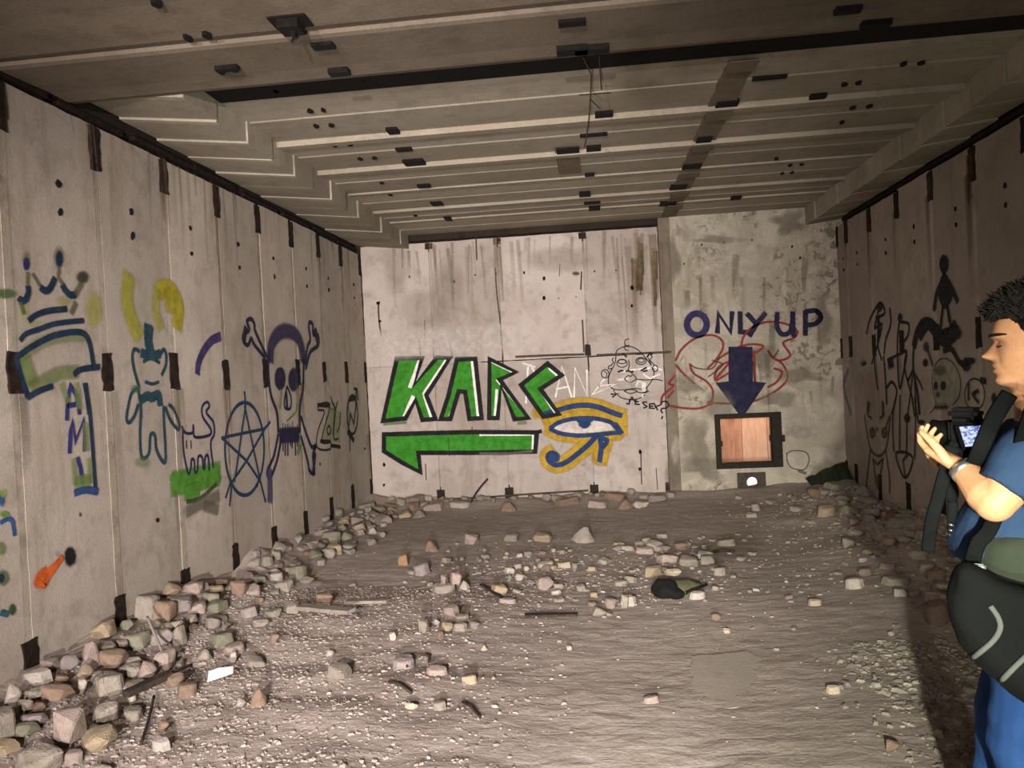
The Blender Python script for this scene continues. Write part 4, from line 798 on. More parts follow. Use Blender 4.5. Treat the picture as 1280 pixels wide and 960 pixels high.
MID = S4(480, 600, [(305, 137, 104, 42, 'pink', 'block', 'flat reddish block against the far wall under the arrow'), (430, 127, 108, 28, 'white', 'slab', 'pale flat slab at the foot of the far wall beside the leaning stick'), (236, 165, 70, 44, 'green', 'pyramid', 'greenish wedge stone near the far wall, left of the flat reddish block'),
    (655, 130, 100, 56, 'brown', 'pyramid', 'brown wedge stone under the dark notch in the far wall'), (1070, 122, 92, 40, 'pink', 'block', 'pinkish block by the far wall under the eye symbol'), (1200, 122, 90, 58, 'brown', 'pyramid', 'brown pointed stone at the far wall, right of the eye'), (1262, 125, 60, 40, 'white', 'lump', None), (930, 108, 130, 40, 'brown', 'slab', None), (1150, 90, 130, 30, 'brown', 'slab', None),
    (22, 250, 54, 34, 'white', 'pyramid', 'pale pointed stone alone near the far left corner'), (477, 296, 82, 54, 'pink', 'block', 'pinkish block, left one of three blocks in a row across the far floor'), (666, 285, 74, 44, 'grey', 'block', 'grey block, middle one of three in a row across the far floor'), (812, 286, 98, 52, 'tan', 'block', 'tan long block beside the big two-humped boulder'),
    (1000, 270, 130, 94, 'grey', 'pyramid', 'big pale two-humped boulder, tallest stone on the far floor'), (1166, 321, 62, 36, 'tan', 'block', 'small tan block right of the big two-humped boulder'), (295, 325, 80, 70, 'brown', 'pyramid', 'brown pointed stone behind the little stone stack'), (163, 400, 54, 54, 'orange', 'block', 'small orange-brown cube, leftmost stone on the far floor'),
    (250, 452, 92, 56, 'mauve', 'slab', 'mauve broken plate tilted behind the little stone stack'), (350, 545, 136, 46, 'grey', 'slab', 'flat grey slab at the bottom of the little stone stack'), (450, 527, 62, 52, 'white', 'pyramid', 'pale wedge stone right of the little stone stack'), (610, 550, 84, 52, 'tan', 'block', 'tan rounded block alone in front of the stone ring'),
    (825, 520, 92, 72, 'pink', 'lump', 'pale pink faceted stone in front of the stone ring'), (893, 532, 54, 38, 'pink', 'block', 'small pink block touching the faceted stone'), (660, 455, 52, 30, 'white', 'block', None), (700, 434, 48, 22, 'white', 'slab', None), (742, 444, 28, 24, 'cream', 'lump', None), (705, 490, 54, 36, 'white', 'lump', None), (664, 488, 26, 30, 'grey', 'lump', None),
    (830, 424, 92, 28, 'cream', 'slab', 'long cream stone in the curve of the stone ring'), (918, 430, 66, 26, 'cream', 'slab', 'shorter cream stone following the long one in the ring'), (865, 442, 40, 28, 'tan', 'lump', None), (792, 402, 30, 20, 'green', 'lump', None), (965, 436, 34, 40, 'grey', 'lump', None), (1042, 446, 40, 20, 'tan', 'slab', None), (780, 440, 26, 22, 'white', 'lump', None), (838, 400, 30, 16, 'tan', 'lump', None), (880, 400, 26, 16, 'tan', 'lump', None),
    (545, 385, 56, 22, 'grey', 'slab', None), (520, 402, 32, 24, 'green', 'lump', None), (556, 405, 28, 20, 'green', 'lump', None), (546, 355, 24, 20, 'grey', 'lump', None), (865, 352, 26, 20, 'cream', 'lump', None), (905, 362, 36, 18, 'pink', 'slab', None), (710, 378, 32, 18, 'white', 'block', 'bright white chip behind the stone ring'), (750, 370, 44, 22, 'mauve', 'slab', None), (366, 402, 64, 24, 'grey', 'slab', None), (440, 397, 28, 18, 'cream', 'lump', 'yellowish pebble behind the little stone stack'), (816, 364, 40, 14, 'brown', 'slab', None), (648, 374, 22, 22, 'tan', 'lump', None),
    (1132, 624, 70, 58, 'pink', 'lump', 'pale pink stone at the near edge of the rubble, mid floor'), (1075, 665, 82, 46, 'grey', 'lump', 'grey rounded stone in front of the pale pink one, mid floor'), (1046, 630, 50, 34, 'brown', 'lump', None), (1198, 612, 46, 60, 'grey', 'block', None), (1236, 604, 40, 40, 'grey', 'block', None), (1055, 578, 46, 22, 'tan', 'slab', None), (880, 566, 58, 18, 'white', 'slab', None), (1265, 352, 50, 34, 'pink', 'block', None), (1265, 320, 50, 24, 'grey', 'slab', None),
    (260, 740, 60, 60, 'grey', 'block', None), (320, 712, 40, 40, 'white', 'lump', None), (365, 740, 70, 60, 'tan', 'lump', None), (340, 785, 40, 40, 'brown', 'lump', 'dark brown round stone in the rubble below the little stack'), (430, 745, 76, 34, 'grey', 'slab', None), (495, 738, 54, 34, 'mauve', 'lump', None), (385, 665, 90, 60, 'pink', 'slab', 'pinkish triangular plate lying in the rubble below the stack'), (440, 700, 80, 30, 'grey', 'slab', None), (120, 790, 40, 40, 'white', 'lump', None), (655, 612, 90, 20, 'pink', 'slab', None), (170, 912, 110, 50, 'mauve', 'slab', 'mauve flat stone with a dark rim in the foreground gravel'), (545, 843, 40, 24, 'cream', 'pyramid', None), (942, 842, 28, 20, 'white', 'block', 'small bright white cube on bare dirt, mid floor')]) + \
    S4(760, 580, [(170, 434, 100, 34, 'pink', 'block', 'pink flat block right of the small tan block'), (278, 478, 106, 48, 'pink', 'block', 'wide pink block in the cluster behind the dark cloth'), (375, 486, 104, 58, 'grey', 'block', 'grey angular block right of the wide pink one behind the cloth'), (452, 456, 84, 50, 'white', 'block', 'pale block with a dark right side, back of the cluster behind the cloth'), (210, 536, 92, 54, 'tan', 'block', 'tan block, left one of two close behind the dark cloth'), (302, 548, 94, 54, 'cream', 'lump', 'cream block, right one of two close behind the dark cloth'),
    (415, 662, 88, 36, 'white', 'slab', 'white flat stone under the dark cloth'), (90, 690, 80, 54, 'white', 'block', None), (550, 395, 100, 34, 'grey', 'slab', None), (340, 415, 80, 30, 'brown', 'slab', None), (100, 580, 70, 26, 'grey', 'slab', None), (60, 600, 80, 24, 'grey', 'slab', None), (960, 702, 74, 30, 'cream', 'slab', 'cream flat stone alone on the right of the bare floor'), (1148, 617, 92, 48, 'white', 'slab', 'pale long stone at the left edge of the right heap'), (552, 832, 40, 24, 'cream', 'lump', None), (150, 405, 60, 20, 'grey', 'slab', None), (500, 765, 50, 30, 'brown', 'lump', None), (840, 674, 50, 12, 'pink', 'slab', None), (75, 205, 80, 50, 'brown', 'pyramid', None), (160, 205, 70, 30, 'cream', 'lump', 'yellowish stone at the far wall by the brown strip'), (230, 172, 90, 40, 'grey', 'block', None)])
RIGHT = S4(980, 560, [(475, 740, 66, 40, 'white', 'block', 'bright white block at the front of the right heap'), (590, 711, 44, 24, 'white', 'block', 'small white chip behind the bright white block'), (650, 765, 90, 60, 'pink', 'block', 'pink and cream stone at the near end of the right heap'), (735, 775, 120, 54, 'pink', 'lump', 'reddish rounded boulder beside the man, near end of the right heap'), (565, 560, 106, 54, 'grey', 'lump', 'grey egg-shaped stone on top of the right heap'), (600, 612, 76, 34, 'cream', 'slab', 'cream sloping chip in front of the egg-shaped stone'), (350, 312, 88, 74, 'grey', 'lump', 'big round grey boulder at the back of the right heap'), (426, 330, 74, 48, 'grey', 'lump', 'rounded stone right of the big boulder, back of the right heap'), (500, 346, 90, 48, 'green', 'block', 'greenish block by the right wall, back of the right heap'),
    (262, 386, 66, 38, 'grey', 'lump', 'small grey stone at the left tip of the right heap'), (275, 252, 50, 26, 'cream', 'lump', 'small cream stone under the green metal sheet'), (310, 205, 100, 66, 'mauve', 'pyramid', 'dark pointed lump in the far right corner'), (685, 705, 90, 40, 'tan', 'lump', None), (460, 685, 130, 40, 'grey', 'slab', 'long grey slab in the middle of the right heap'), (540, 740, 60, 30, 'pink', 'lump', None), (320, 640, 80, 40, 'pink', 'lump', None), (420, 610, 90, 30, 'pink', 'slab', None), (480, 400, 130, 50, 'green', 'slab', 'wide greenish slab across the middle of the right heap'), (240, 310, 90, 60, 'green', 'block', None), (210, 270, 80, 40, 'green', 'lump', None), (540, 455, 110, 40, 'green', 'slab', None), (700, 530, 90, 60, 'brown', 'lump', None), (800, 540, 90, 70, 'brown', 'lump', 'dark brown round stone beside the black bag'), (640, 640, 90, 60, 'brown', 'block', None), (80, 245, 80, 50, 'brown', 'lump', None), (120, 240, 60, 40, 'grey', 'lump', None), (380, 545, 70, 24, 'grey', 'slab', None), (330, 545, 60, 30, 'tan', 'lump', None), (300, 580, 50, 20, 'white', 'slab', None), (630, 400, 90, 50, 'brown', 'lump', None)])
FRONT = [(531, 891, 18, 12, 'cream', 'lump', 'cream stone casting a dark shadow in the foreground dirt'), (521, 838, 30, 12, 'mauve', 'slab', None), (351, 885, 24, 24, 'brown', 'pyramid', 'brown wedge stone in the near gravel, below the round brown stone'), (600, 856, 20, 9, 'tan', 'slab', None), (445, 852, 26, 18, 'grey', 'block', 'grey block with a crack in the foreground gravel'), (436, 821, 12, 8, 'white', 'lump', None), (564, 888, 20, 9, 'grey', 'slab', None), (1022, 869, 20, 8, 'cream', 'slab', 'cream flat chip on the lit dirt in front of the right heap'), (811, 880, 22, 7, 'pink', 'slab', 'flat pinkish chip on the bare foreground dirt'), (898, 793, 10, 6, 'cream', 'lump', None), (1092, 944, 22, 14, 'brown', 'lump', 'brown stone at the bottom edge, right of centre'), (322, 832, 10, 14, 'white', 'lump', None), (1088, 798, 8, 6, 'white', 'lump', None), (560, 845, 30, 8, 'pink', 'slab', None), (330, 885, 14, 10, 'white', 'lump', None), (236, 940, 26, 14, 'white', 'slab', None)]
ZN = {'L': (None, 'rubble of the left heap'), 'M': (None, 'scattered rubble on the far floor'), 'R': (None, 'rubble of the right heap'), 'F': (None, 'chips in the foreground'), 'W': (None, 'rubble along the far wall')}
PEND = []
for zn, L in (('L', LEFT), ('M', MID), ('R', RIGHT), ('F', FRONT)):
    for px, py, w_, h_, c, k, l in L:
        if l: stone_px(px, py, w_, h_, c, k, l, ZN[zn][1])
        else: stone_px(px, py, w_, h_, c, k, ZN[zn][0], ZN[zn][1])
# the two pieces of the little stack
p = on_ground(567, 747); s_ = (p - EYE).dot(AX_F) / F; zt = ground(p.x, p.y) + .085
q = onY(570, 736, p.y + .09); put_stone((q.x, p.y + .09, zt), (17 * s_, .12, 17 * s_), 'pink', 'block', 'pinkish block standing on the flat slab of the little stone stack', ZN['M'][1], .2, .05)
q = onY(556, 736, p.y + .09); put_stone((q.x, p.y + .08, zt), (10 * s_, .10, 14 * s_), 'pink', 'block', 'narrow upright block on the left of the little stone stack', ZN['M'][1], -.1, .05)
# filling pieces
def free(x, y, r):
    for a, b_, c in taken:
        if (x - a) ** 2 + (y - b_) ** 2 < (.62 * (r + c)) ** 2: return False
    return True
REST = []
def fill_zone(n, fx, zn, cols, smin, smax, ind=0):
    m = 0
    for _ in range(n * 8):
        if m >= n: break
        x, y = fx(); s = random.uniform(smin, smax) * (.7 + .6 * random.random())
        if not free(x, y, s * .5) or x < XL + .5 * s or x > XR - .5 * s or y > 9.6 - .5 * s: continue
        taken.append((x, y, s * .5)); m += 1
        if m > ind: REST.append((x, y, s)); continue
        put_stone((x, y, ground(x, y)), (s, s * random.uniform(.6, .95), s * random.uniform(.35, .7)), random.choice(cols), random.choice(('block', 'lump', 'slab', 'lump')), *ZN[zn], tilt=.3, sink=.18)
random.seed(21)
fill_zone(110, lambda: (XL + abs(random.gauss(0, .28)) + .05, random.uniform(2.9, 9.3)), 'L', ['grey', 'pink', 'brown', 'mauve', 'green', 'tan'], .08, .2, 60)
fill_zone(75, lambda: (XR - abs(random.gauss(0, .45)) - .05, random.uniform(4.2, 9.2)), 'R', ['grey', 'green', 'brown', 'grey', 'tan'], .08, .2, 34)
fill_zone(30, lambda: (random.uniform(-2.7, .9), 9.5 - abs(random.gauss(0, .08))), 'W', ['grey', 'brown', 'pink', 'green', 'white'], .08, .2, 12)
fill_zone(60, lambda: (random.gauss(-.1, .9), random.gauss(6.3, .6)), 'M', ['grey', 'pink', 'tan', 'brown', 'white'], .035, .08)
fill_zone(26, lambda: (random.gauss(.6, .35), random.gauss(6.4, .5)), 'M', ['grey', 'pink', 'tan', 'brown'], .06, .13)
WC = {'grey': 'grey', 'pink': 'pinkish', 'tan': 'tan', 'brown': 'brown', 'white': 'whitish', 'green': 'greenish', 'mauve': 'mauve', 'orange': 'orange', 'cream': 'cream'}
WS = {'block': 'angular block', 'slab': 'flat piece', 'pyramid': 'pointed stone', 'lump': 'rounded lump'}
def where(o, g):
    x, y = o.location.x, o.location.y
    if 'left heap' in g: return ('the near end', 'the middle', 'the far end')[(y > 4.4) + (y > 6.4)] + ' of the left heap'
    if 'right heap' in g: return ('the near end', 'the middle', 'the far end')[(y > 5.6) + (y > 7.4)] + ' of the right heap'
    if 'far wall' in g: return 'the rubble along the far wall foot'
    if 'foreground' in g: return 'the foreground dirt'
    return ('the far floor rubble, left of centre', 'the mid floor rubble, in the centre', 'the mid floor rubble, right of centre')[(x > -.75) + (x > .35)]
grp = {}
for o, c, k, g in PEND: grp.setdefault((c, k, g, where(o, g)), []).append(o)
ORD = ['leftmost', 'second from left', 'third from left', 'fourth from left', 'fifth from left', 'sixth from left', 'seventh from left', 'eighth from left']
for (c, k, g, wh), os_ in grp.items():
    def sx(o): d = V(o.location) - EYE; return d.dot(AX_R) / d.dot(AX_F)
    os_.sort(key=sx)
    for i, o in enumerate(os_):
        nm_ = '%s %s' % (WC[c], WS[k]); o['label'] = ('small %s in %s' % (nm_, wh)) if len(os_) == 1 else ('%s of the %ss in %s' % (ORD[min(i, 7)], nm_, wh))
b = bmesh.new()
for x, y, s in REST:
    b0 = len(b.verts); me = random.choice(CH[random.choice(('block', 'lump', 'slab', 'lump'))]); b.from_mesh(me); b.verts.ensure_lookup_table()
    m = Matrix.Translation((x, y, ground(x, y) - .1 * s)) @ Matrix.Rotation(random.uniform(0, 6.28), 4, 'Z') @ Matrix.Rotation(random.uniform(-.3, .3), 4, 'X') @ Matrix.Diagonal((s, s * random.uniform(.6, .95), s * random.uniform(.35, .7), 1))
    for v in b.verts[b0:]: v.co = m @ v.co
tag(mesh_obj('small_rubble', b, SM['grey'], floor), 'small broken pieces strewn between the larger stones', kind='stuff')
# gravel: nobody could count it
def gravel(name, n, fx, smin, smax, mats, label, seed):
    r = random.Random(seed); vs = []; fs = []; mi = []
    for _ in range(n):
        x, y = fx(r); s = smin + (smax - smin) * r.random() ** 2.5
        if not (XL + .02 < x < XR - .02 and -.5 < y < 9.55): continue
        z = ground(x, y); a = r.uniform(0, 6.28); b0 = len(vs); hx, hy, hz = s * r.uniform(.6, 1.2), s * r.uniform(.5, 1), s * r.uniform(.3, .7)
        for dx, dy, dz in ((-1, -.8, -.3), (1, -.7, -.3), (.9, .9, -.3), (-.8, 1, -.3), (-.6, -.4, 1), (.6, -.5, .8), (.4, .6, 1), (-.5, .5, .7)):
            dx += r.uniform(-.25, .25); dy += r.uniform(-.25, .25); X, Y = dx * hx, dy * hy
            vs.append((x + X * math.cos(a) - Y * math.sin(a), y + X * math.sin(a) + Y * math.cos(a), z + dz * hz + r.uniform(-.2, .2) * hz))
        for f in ((0, 1, 5, 4), (1, 2, 6, 5), (2, 3, 7, 6), (3, 0, 4, 7), (4, 5, 6, 7)): fs.append(tuple(b0 + i for i in f)); 
        m = r.choice((0, 0, 0, 1, 1, 2)); mi += [m] * 5
    me = bpy.data.meshes.new(name); me.from_pydata(vs, [], fs); me.polygons.foreach_set('material_index', mi); me.update()
    o = mesh_obj(name, me, mats, floor); tag(o, label, None, kind='stuff'); return o
GM = [plain('gravel_grey', '#94887f', .95, 0, .15, 9, 0), plain('gravel_pink', '#998a83', .95, 0, .15, 9, 0), plain('gravel_pale', '#ab9f97', .95, 0, .12, 9, 0)]
GD = [plain('gravel_dark', '#857d74', .95, 0, .15, 9, 0), plain('gravel_olive', '#928a7a', .95, 0, .15, 9, 0), plain('gravel_light', '#aaa192', .95, 0, .15, 9, 0)]
def _gl(r):
    while True:
        y = 2.6 + 3.2 * r.random() ** 1.1; x = XL + .1 + abs(r.gauss(0, 1.15))
        if x < -.1 - .35 * r.random(): return x, y
gravel('gravel', 13000, _gl, .003, .016, GM, 'pale gravel and crumbs spread in front of the left heap', 3)
gravel('gravel', 1100, lambda r: (r.gauss(-.1, .8), r.gauss(6.0, .5)), .004, .022, GM, 'scattered crumbs between the stones in the middle of the floor', 4)
gravel('gravel', 2600, lambda r: (XR - abs(r.gauss(0, .6)), r.uniform(3.0, 9.2)), .006, .034, GD, 'loose gravel spilling from the right heap', 5)
gravel('gravel', 1500, lambda r: (r.gauss(1.55, .22), r.uniform(2.8, 4.4)), .006, .030, GD, 'pale gravel patch on the floor left of the man', 8)
gravel('gravel', 900, lambda r: (r.uniform(-2.8, 2.8), r.uniform(2.5, 9.4)), .003, .010, GM, 'thin crumbs strewn over the bare dirt', 6)
# ---------------- debris
M['wood_dark'] = plain('old_dark_wood', '#3e342b', .9, 0, .3, 14, .4, c2='#221b16'); M['wood_grey'] = plain('old_grey_wood', '#8a8178', .9, 0, .15, 14, .4)
def lie(pxa, pya, pxb, pyb, w_, t, mat, name, label, cat, lift=.02):
    a, b_ = on_ground(pxa, pya), on_ground(pxb, pyb); d = (b_ - a); n = V((-d.y, d.x, 0)).normalized() * w_ / 2
    a.z += lift; b_.z += lift; bm = bmesh.new(); K = 5; rings = []
    for i in range(K):
        q = a + d * (i / (K - 1)); j = random.uniform(.8, 1.1)
        rings.append([bm.verts.new(q + n * sx * j + V((0, 0, sz * t))) for sx, sz in ((-1, 0), (1, 0), (1, 1), (-1, 1))])
    for i in range(K - 1):
        for k in range(4): bm.faces.new((rings[i][k], rings[i][(k + 1) % 4], rings[i + 1][(k + 1) % 4], rings[i + 1][k]))
    bm.faces.new(rings[0][::-1]); bm.faces.new(rings[-1]); bmesh.ops.recalc_face_normals(bm, faces=bm.faces[:])
    return tag(mesh_obj(name, bm, mat), label, cat)
def twig(pts, r, mat, name, label, cat):
    bm = bmesh.new(); tube_bm(bm, catmull(pts, 4), r, 6); return tag(mesh_obj(name, bm, mat, smooth=True), label, cat)
G = lambda px, py, dz=.0: (lambda p: p + V((0, 0, dz)))(on_ground(px, py))
lie(158, 884, 212, 858, .06, .03, M['wood_dark'], 'wooden_plank', 'dark splintered plank lying across the left heap', 'plank', .05)
twig([G(205, 862, .07), G(222, 852, .06), G(240, 843, .05)], .008, M['wood_dark'], 'stick', 'thin dark stick poking out past the splintered plank', 'stick')
twig([G(193, 880, .04), G(186, 905, .02), G(176, 935, .015)], .007, M['wood_dark'], 'stick', 'thin bent twig in the near gravel below the plank', 'stick')
twig([G(186, 805, .16), G(196, 822, .12), G(206, 838, .08)], .008, M['wood_grey'], 'stick', 'short grey stick leaning in the left heap', 'stick')
lie(376, 770, 440, 776, .09, .025, M['wood_grey'], 'wooden_plank', 'pale broken board at the tip of the left heap', 'plank', .05)
lie(432, 758, 485, 757, .05, .02, M['wood_grey'], 'wooden_plank', 'straight grey lath beside the pale broken board', 'plank', .02)
twig([G(601, 734, .02), G(615, 743, .02), G(631, 752, .01)], .010, M['wood_dark'], 'stick', 'dark stick on the floor in front of the tan rounded block', 'stick')
lie(656, 771, 722, 770, .05, .014, M['wood_dark'], 'metal_strip', 'thin dark strip lying level across the middle of the floor', 'strip', .004)
twig([G(578, 880, .01), G(590, 888, .012), G(600, 898, .004)], .006, M['wood_dark'], 'stick', 'small curved black twig in the foreground dirt', 'stick')
twig([G(486, 856, .015), G(500, 861, .02), G(515, 869, .01)], .007, M['wood_dark'], 'stick', 'dark twig half buried in the foreground gravel', 'stick')
twig([G(509, 838, .02), G(513, 825, .03), G(535, 826, .03), G(536, 832, .02)], .007, M['wood_dark'], 'wire_loop', 'bent black wire arched over a mauve stone in the foreground', 'wire')
twig([G(892, 691, .01), G(905, 690, .015), G(918, 691, .01)], .012, M['wood_dark'], 'stick', 'dark stick lying right of the stone cluster', 'stick')
a = on_ground(588, 630); twig([a + V((0, .05, .02)), V((a.x + .08, YF - .10, .17)), V((a.x + .19, YF - .02, .29))], .012, M['wood_dark'], 'stick', 'brown stick leaning against the far wall under the arrow', 'stick')
b = bmesh.new(); vs = [b.verts.new(v) for v in ((-.06, -.03, 0), (.07, -.02, .012), (.075, .02, .02), (-.05, .03, .012), (.0, .0, .035))]
for f in ((0, 1, 4), (1, 2, 4), (2, 3, 4), (3, 0, 4), (3, 2, 1, 0)): b.faces.new([vs[i] for i in f])
o = tag(mesh_obj('plastic_scrap', b, plain('white_plastic', '#d8d6d4', .4, 0, .05, 8, .1)), 'folded white plastic scrap beside the left heap', 'scrap'); p = G(274, 850); o.location = p + V((0, 0, .02)); o.rotation_euler = (.2, 0, .5); o.scale = (1.0, 1.3, 1.4)
b = bmesh.new(); ball_bm(b, (0, 0, .02), (.05, .03, .02), 2)
for v in b.verts: v.co += V((nz(v.co.x, v.co.y, 30, 1), nz(v.co.x, v.co.z, 30, 2), nz(v.co.y, v.co.z, 30, 3))) * .012
o = tag(mesh_obj('foil_scrap', b, plain('bright_foil', '#e6dcc0', .15, .6, .1, 30, .5)), 'crumpled shiny scrap glinting at the edge of the right heap', 'scrap'); o.location = G(1072, 674, .03)
# dark cloth lump on the floor with a hole-like fold
def blob_obj(name, mat, parts, disp, label, cat, loc, vox=.02, seed=1, dsc=9):
    b = bmesh.new()
    for c, r in parts: ball_bm(b, c, r, 3)
    for v in b.verts:
        q = v.co; v.co = q + V((nz(q.x + seed, q.y, dsc, 1), nz(q.y + seed, q.z, dsc, 2), nz(q.z + seed, q.x, dsc, 3))) * disp
    return tag(mesh_obj(name, b, mat, None, True), label, cat)
M['black_cloth'] = plain('black_cloth', '#100f0e', .9, 0, .2, 20, .4); M['olive_cloth'] = plain('olive_cloth', '#5b5a42', .9, 0, .15, 16, .4)
p = G(850, 748); cl = empty('crumpled_cloth', p, 0, 'crumpled black and olive cloth lying on the floor, mid right', 'cloth')
cl.scale = (.78, .78, .85)
b = bmesh.new(); ball_bm(b, (-.12, .10, .05), (.12, .12, .10), 3); ball_bm(b, (-.03, .05, .02), (.09, .09, .05), 3); tube_bm(b, [V((.06, .06, .03)), V((.16, .08, .05)), V((.25, .12, .08))], [.03, .02, .008], 8)
for v in b.verts: q = v.co.copy(); v.co += V((nz(q.x, q.y, 12, 1), nz(q.y, q.z, 12, 2), nz(q.z, q.x, 12, 3))) * .03
mesh_obj('black_fold', b, M['black_cloth'], cl, True)
b = bmesh.new(); ball_bm(b, (.06, .18, .03), (.15, .14, .08), 3)
for v in b.verts: q = v.co.copy(); v.co += V((nz(q.x, q.y, 10, 1), nz(q.y, q.z, 10, 2), nz(q.z, q.x, 10, 3))) * .03
mesh_obj('olive_fold', b, M['olive_cloth'], cl, True)
# tilted green metal sheet in the far right corner
a = onY(1010, 609, 9.3); b_ = onY(1062, 607, 9.3); b = bmesh.new(); n = 8
vs = [[b.verts.new((a.x + (b_.x - a.x) * i / n, 9.15 + .25 * j + .02 * math.sin(i * 2.4), ground(a.x + (b_.x - a.x) * i / n, 9.2) + .05 + (.05 + .13 * i / n) * j + .008 * math.sin(i * 2.1))) for i in range(n + 1)] for j in (0, 1)]
for i in range(n): b.faces.new((vs[0][i], vs[0][i + 1], vs[1][i + 1], vs[1][i]))
r_ = bmesh.ops.solidify(b, geom=b.faces[:], thickness=.006)
tag(mesh_obj('metal_sheet', b, plain('green_sheet', '#46523f', .6, .3, .2, 12, .3)), 'bent green metal sheet propped in the far right corner', 'metal sheet')
# sunken concrete slab
P_ = [on_ground(*q) for q in ((868, 889), (935, 883), (990, 850), (935, 815), (864, 822))]; b = bmesh.new()
prism_bm(b, jag([(q.x, q.y) for q in P_], .012, .06), lambda a, c, d: V((a, c, d)), -.05, sum(ground(q.x, q.y) for q in P_) / len(P_) - .001)
tag(mesh_obj('floor_slab', b, concrete('slab_concrete', '#8d8279', '#968b82', '#766c63', '#7a7064', .3, .5, False)), 'smooth grey concrete slab sunk flush in the foreground dirt', 'slab')
# hanging wire and bracket
M['wire'] = plain('wire', '#1d1814', .8, .3, .1, 20, 0)
def zpt(px, py, y): return onY(px, py, y)
t0 = onZ(744, -40, Z_LEDGE); b = bmesh.new(); yw = 4.16
tube_bm(b, catmull([V((zpt(745, -30, yw).x, yw, zpt(745, 30, yw).z + .12)), zpt(746, 22, yw), zpt(750, 48, yw), zpt(749, 70, yw), zpt(751, 100, yw), zpt(752, 112, yw)], 4), .004, 6)
tube_bm(b, catmull([zpt(728, 70, yw), zpt(735, 85, yw), zpt(739, 95, yw), zpt(738, 120, yw), zpt(736, 150, yw), zpt(731, 184, yw)], 4), .004, 6)
tube_bm(b, [zpt(738, 124, yw), zpt(750, 136, yw)], .003, 5); tube_bm(b, [zpt(724, 119, yw), zpt(764, 116, yw)], .003, 5); tube_bm(b, [zpt(748, 47, yw), zpt(745, 41, yw)], .006, 5)
tube_bm(b, [zpt(728, 70, yw), zpt(740, 66, yw), zpt(749, 70, yw)], .004, 5)
tag(mesh_obj('hanging_wire', b, M['wire'], None, True), 'thin dark wires dangling from the near ceiling edge', 'wire')
p = onZ(363, 26, Z_LEDGE); br = empty('ceiling_bracket', p, 0, 'black iron bracket with a hook hanging from the near ceiling', 'bracket')
b = bmesh.new(); box_bm(b, -.05, .05, -.05, .05, -.05, .02); box_bm(b, -.09, .09, -.06, .06, -.008, .01); mesh_obj('bracket_box', b, M['dark_hole'], br)
b = bmesh.new(); tube_bm(b, [V((.01, 0, -.04)), V((.012, 0, -.08)), V((.0, 0, -.10))], [.014, .008, .004], 6); mesh_obj('hook', b, M['dark_hole'], br)
# ================================================================ THE MAN WITH THE CAMERA
HC = onY(1270, 427, 2.05); SPX = (HC - EYE).dot(AX_F) / F
vh = V((HC.x, HC.y, 0)).normalized(); FF = V((-vh.y, vh.x, 0)); LF = V((0, 0, 1)).cross(FF)
UP = V((0, 0, 1))
def B(f, l, u): return HC + FF * f + LF * l + UP * u
def PX(px, py, l=0.0):
    d = ray(px, py); t = (HC + LF * l - EYE).dot(LF) / d.dot(LF); return EYE + d * t
def solid(name, bm, voxel, mat, parent, smooth=2, fn=None):
    me = bpy.data.meshes.new('tmp'); bm.to_mesh(me); bm.free(); o = bpy.data.objects.new('tmp', me); COL.objects.link(o)
    m = o.modifiers.new('r', 'REMESH'); m.mode = 'VOXEL'; m.voxel_size = voxel
    if smooth: s_ = o.modifiers.new('s', 'SMOOTH'); s_.factor = .5; s_.iterations = smooth
    dg = bpy.context.evaluated_depsgraph_get(); dg.update(); nm = bpy.data.meshes.new_from_object(o.evaluated_get(dg)); bpy.data.objects.remove(o); bpy.data.meshes.remove(me)
    nm.name = name
    if fn:
        cs = [(v.co.copy(), v.normal.copy()) for v in nm.vertices]; nm.vertices.foreach_set('co', [x for c, n in cs for x in fn(c, n)])
        nm.update()
    return mesh_obj(name, nm, mat, parent, True)
def lerp_tab(T, u):
    for (a, x), (b_, y) in zip(T, T[1:]):
        if a >= u >= b_: t = (a - u) / (a - b_); return x + (y - x) * t
    return T[0][1] if u > T[0][0] else T[-1][1]
FR = [(.122, -.03), (.112, .005), (.092, .035), (.06, .056), (.03, .064), (.013, .067), (.004, .060), (-.02, .057), (-.042, .059), (-.056, .066), (-.065, .0625), (-.073, .065), (-.083, .057), (-.096, .064), (-.107, .056), (-.116, .030), (-.122, .0)]
BK = [(.122, -.045), (.112, -.085), (.092, -.112), (.05, -.13), (0, -.128), (-.04, -.115), (-.08, -.098), (-.122, -.09)]
WD = [(.122, .012), (.112, .045), (.092, .063), (.05, .076), (0, .074), (-.03, .069), (-.06, .060), (-.085, .050), (-.10, .040), (-.112, .028), (-.122, .02)]
def gb(d2, s): return math.exp(-d2 / (2 * s * s))
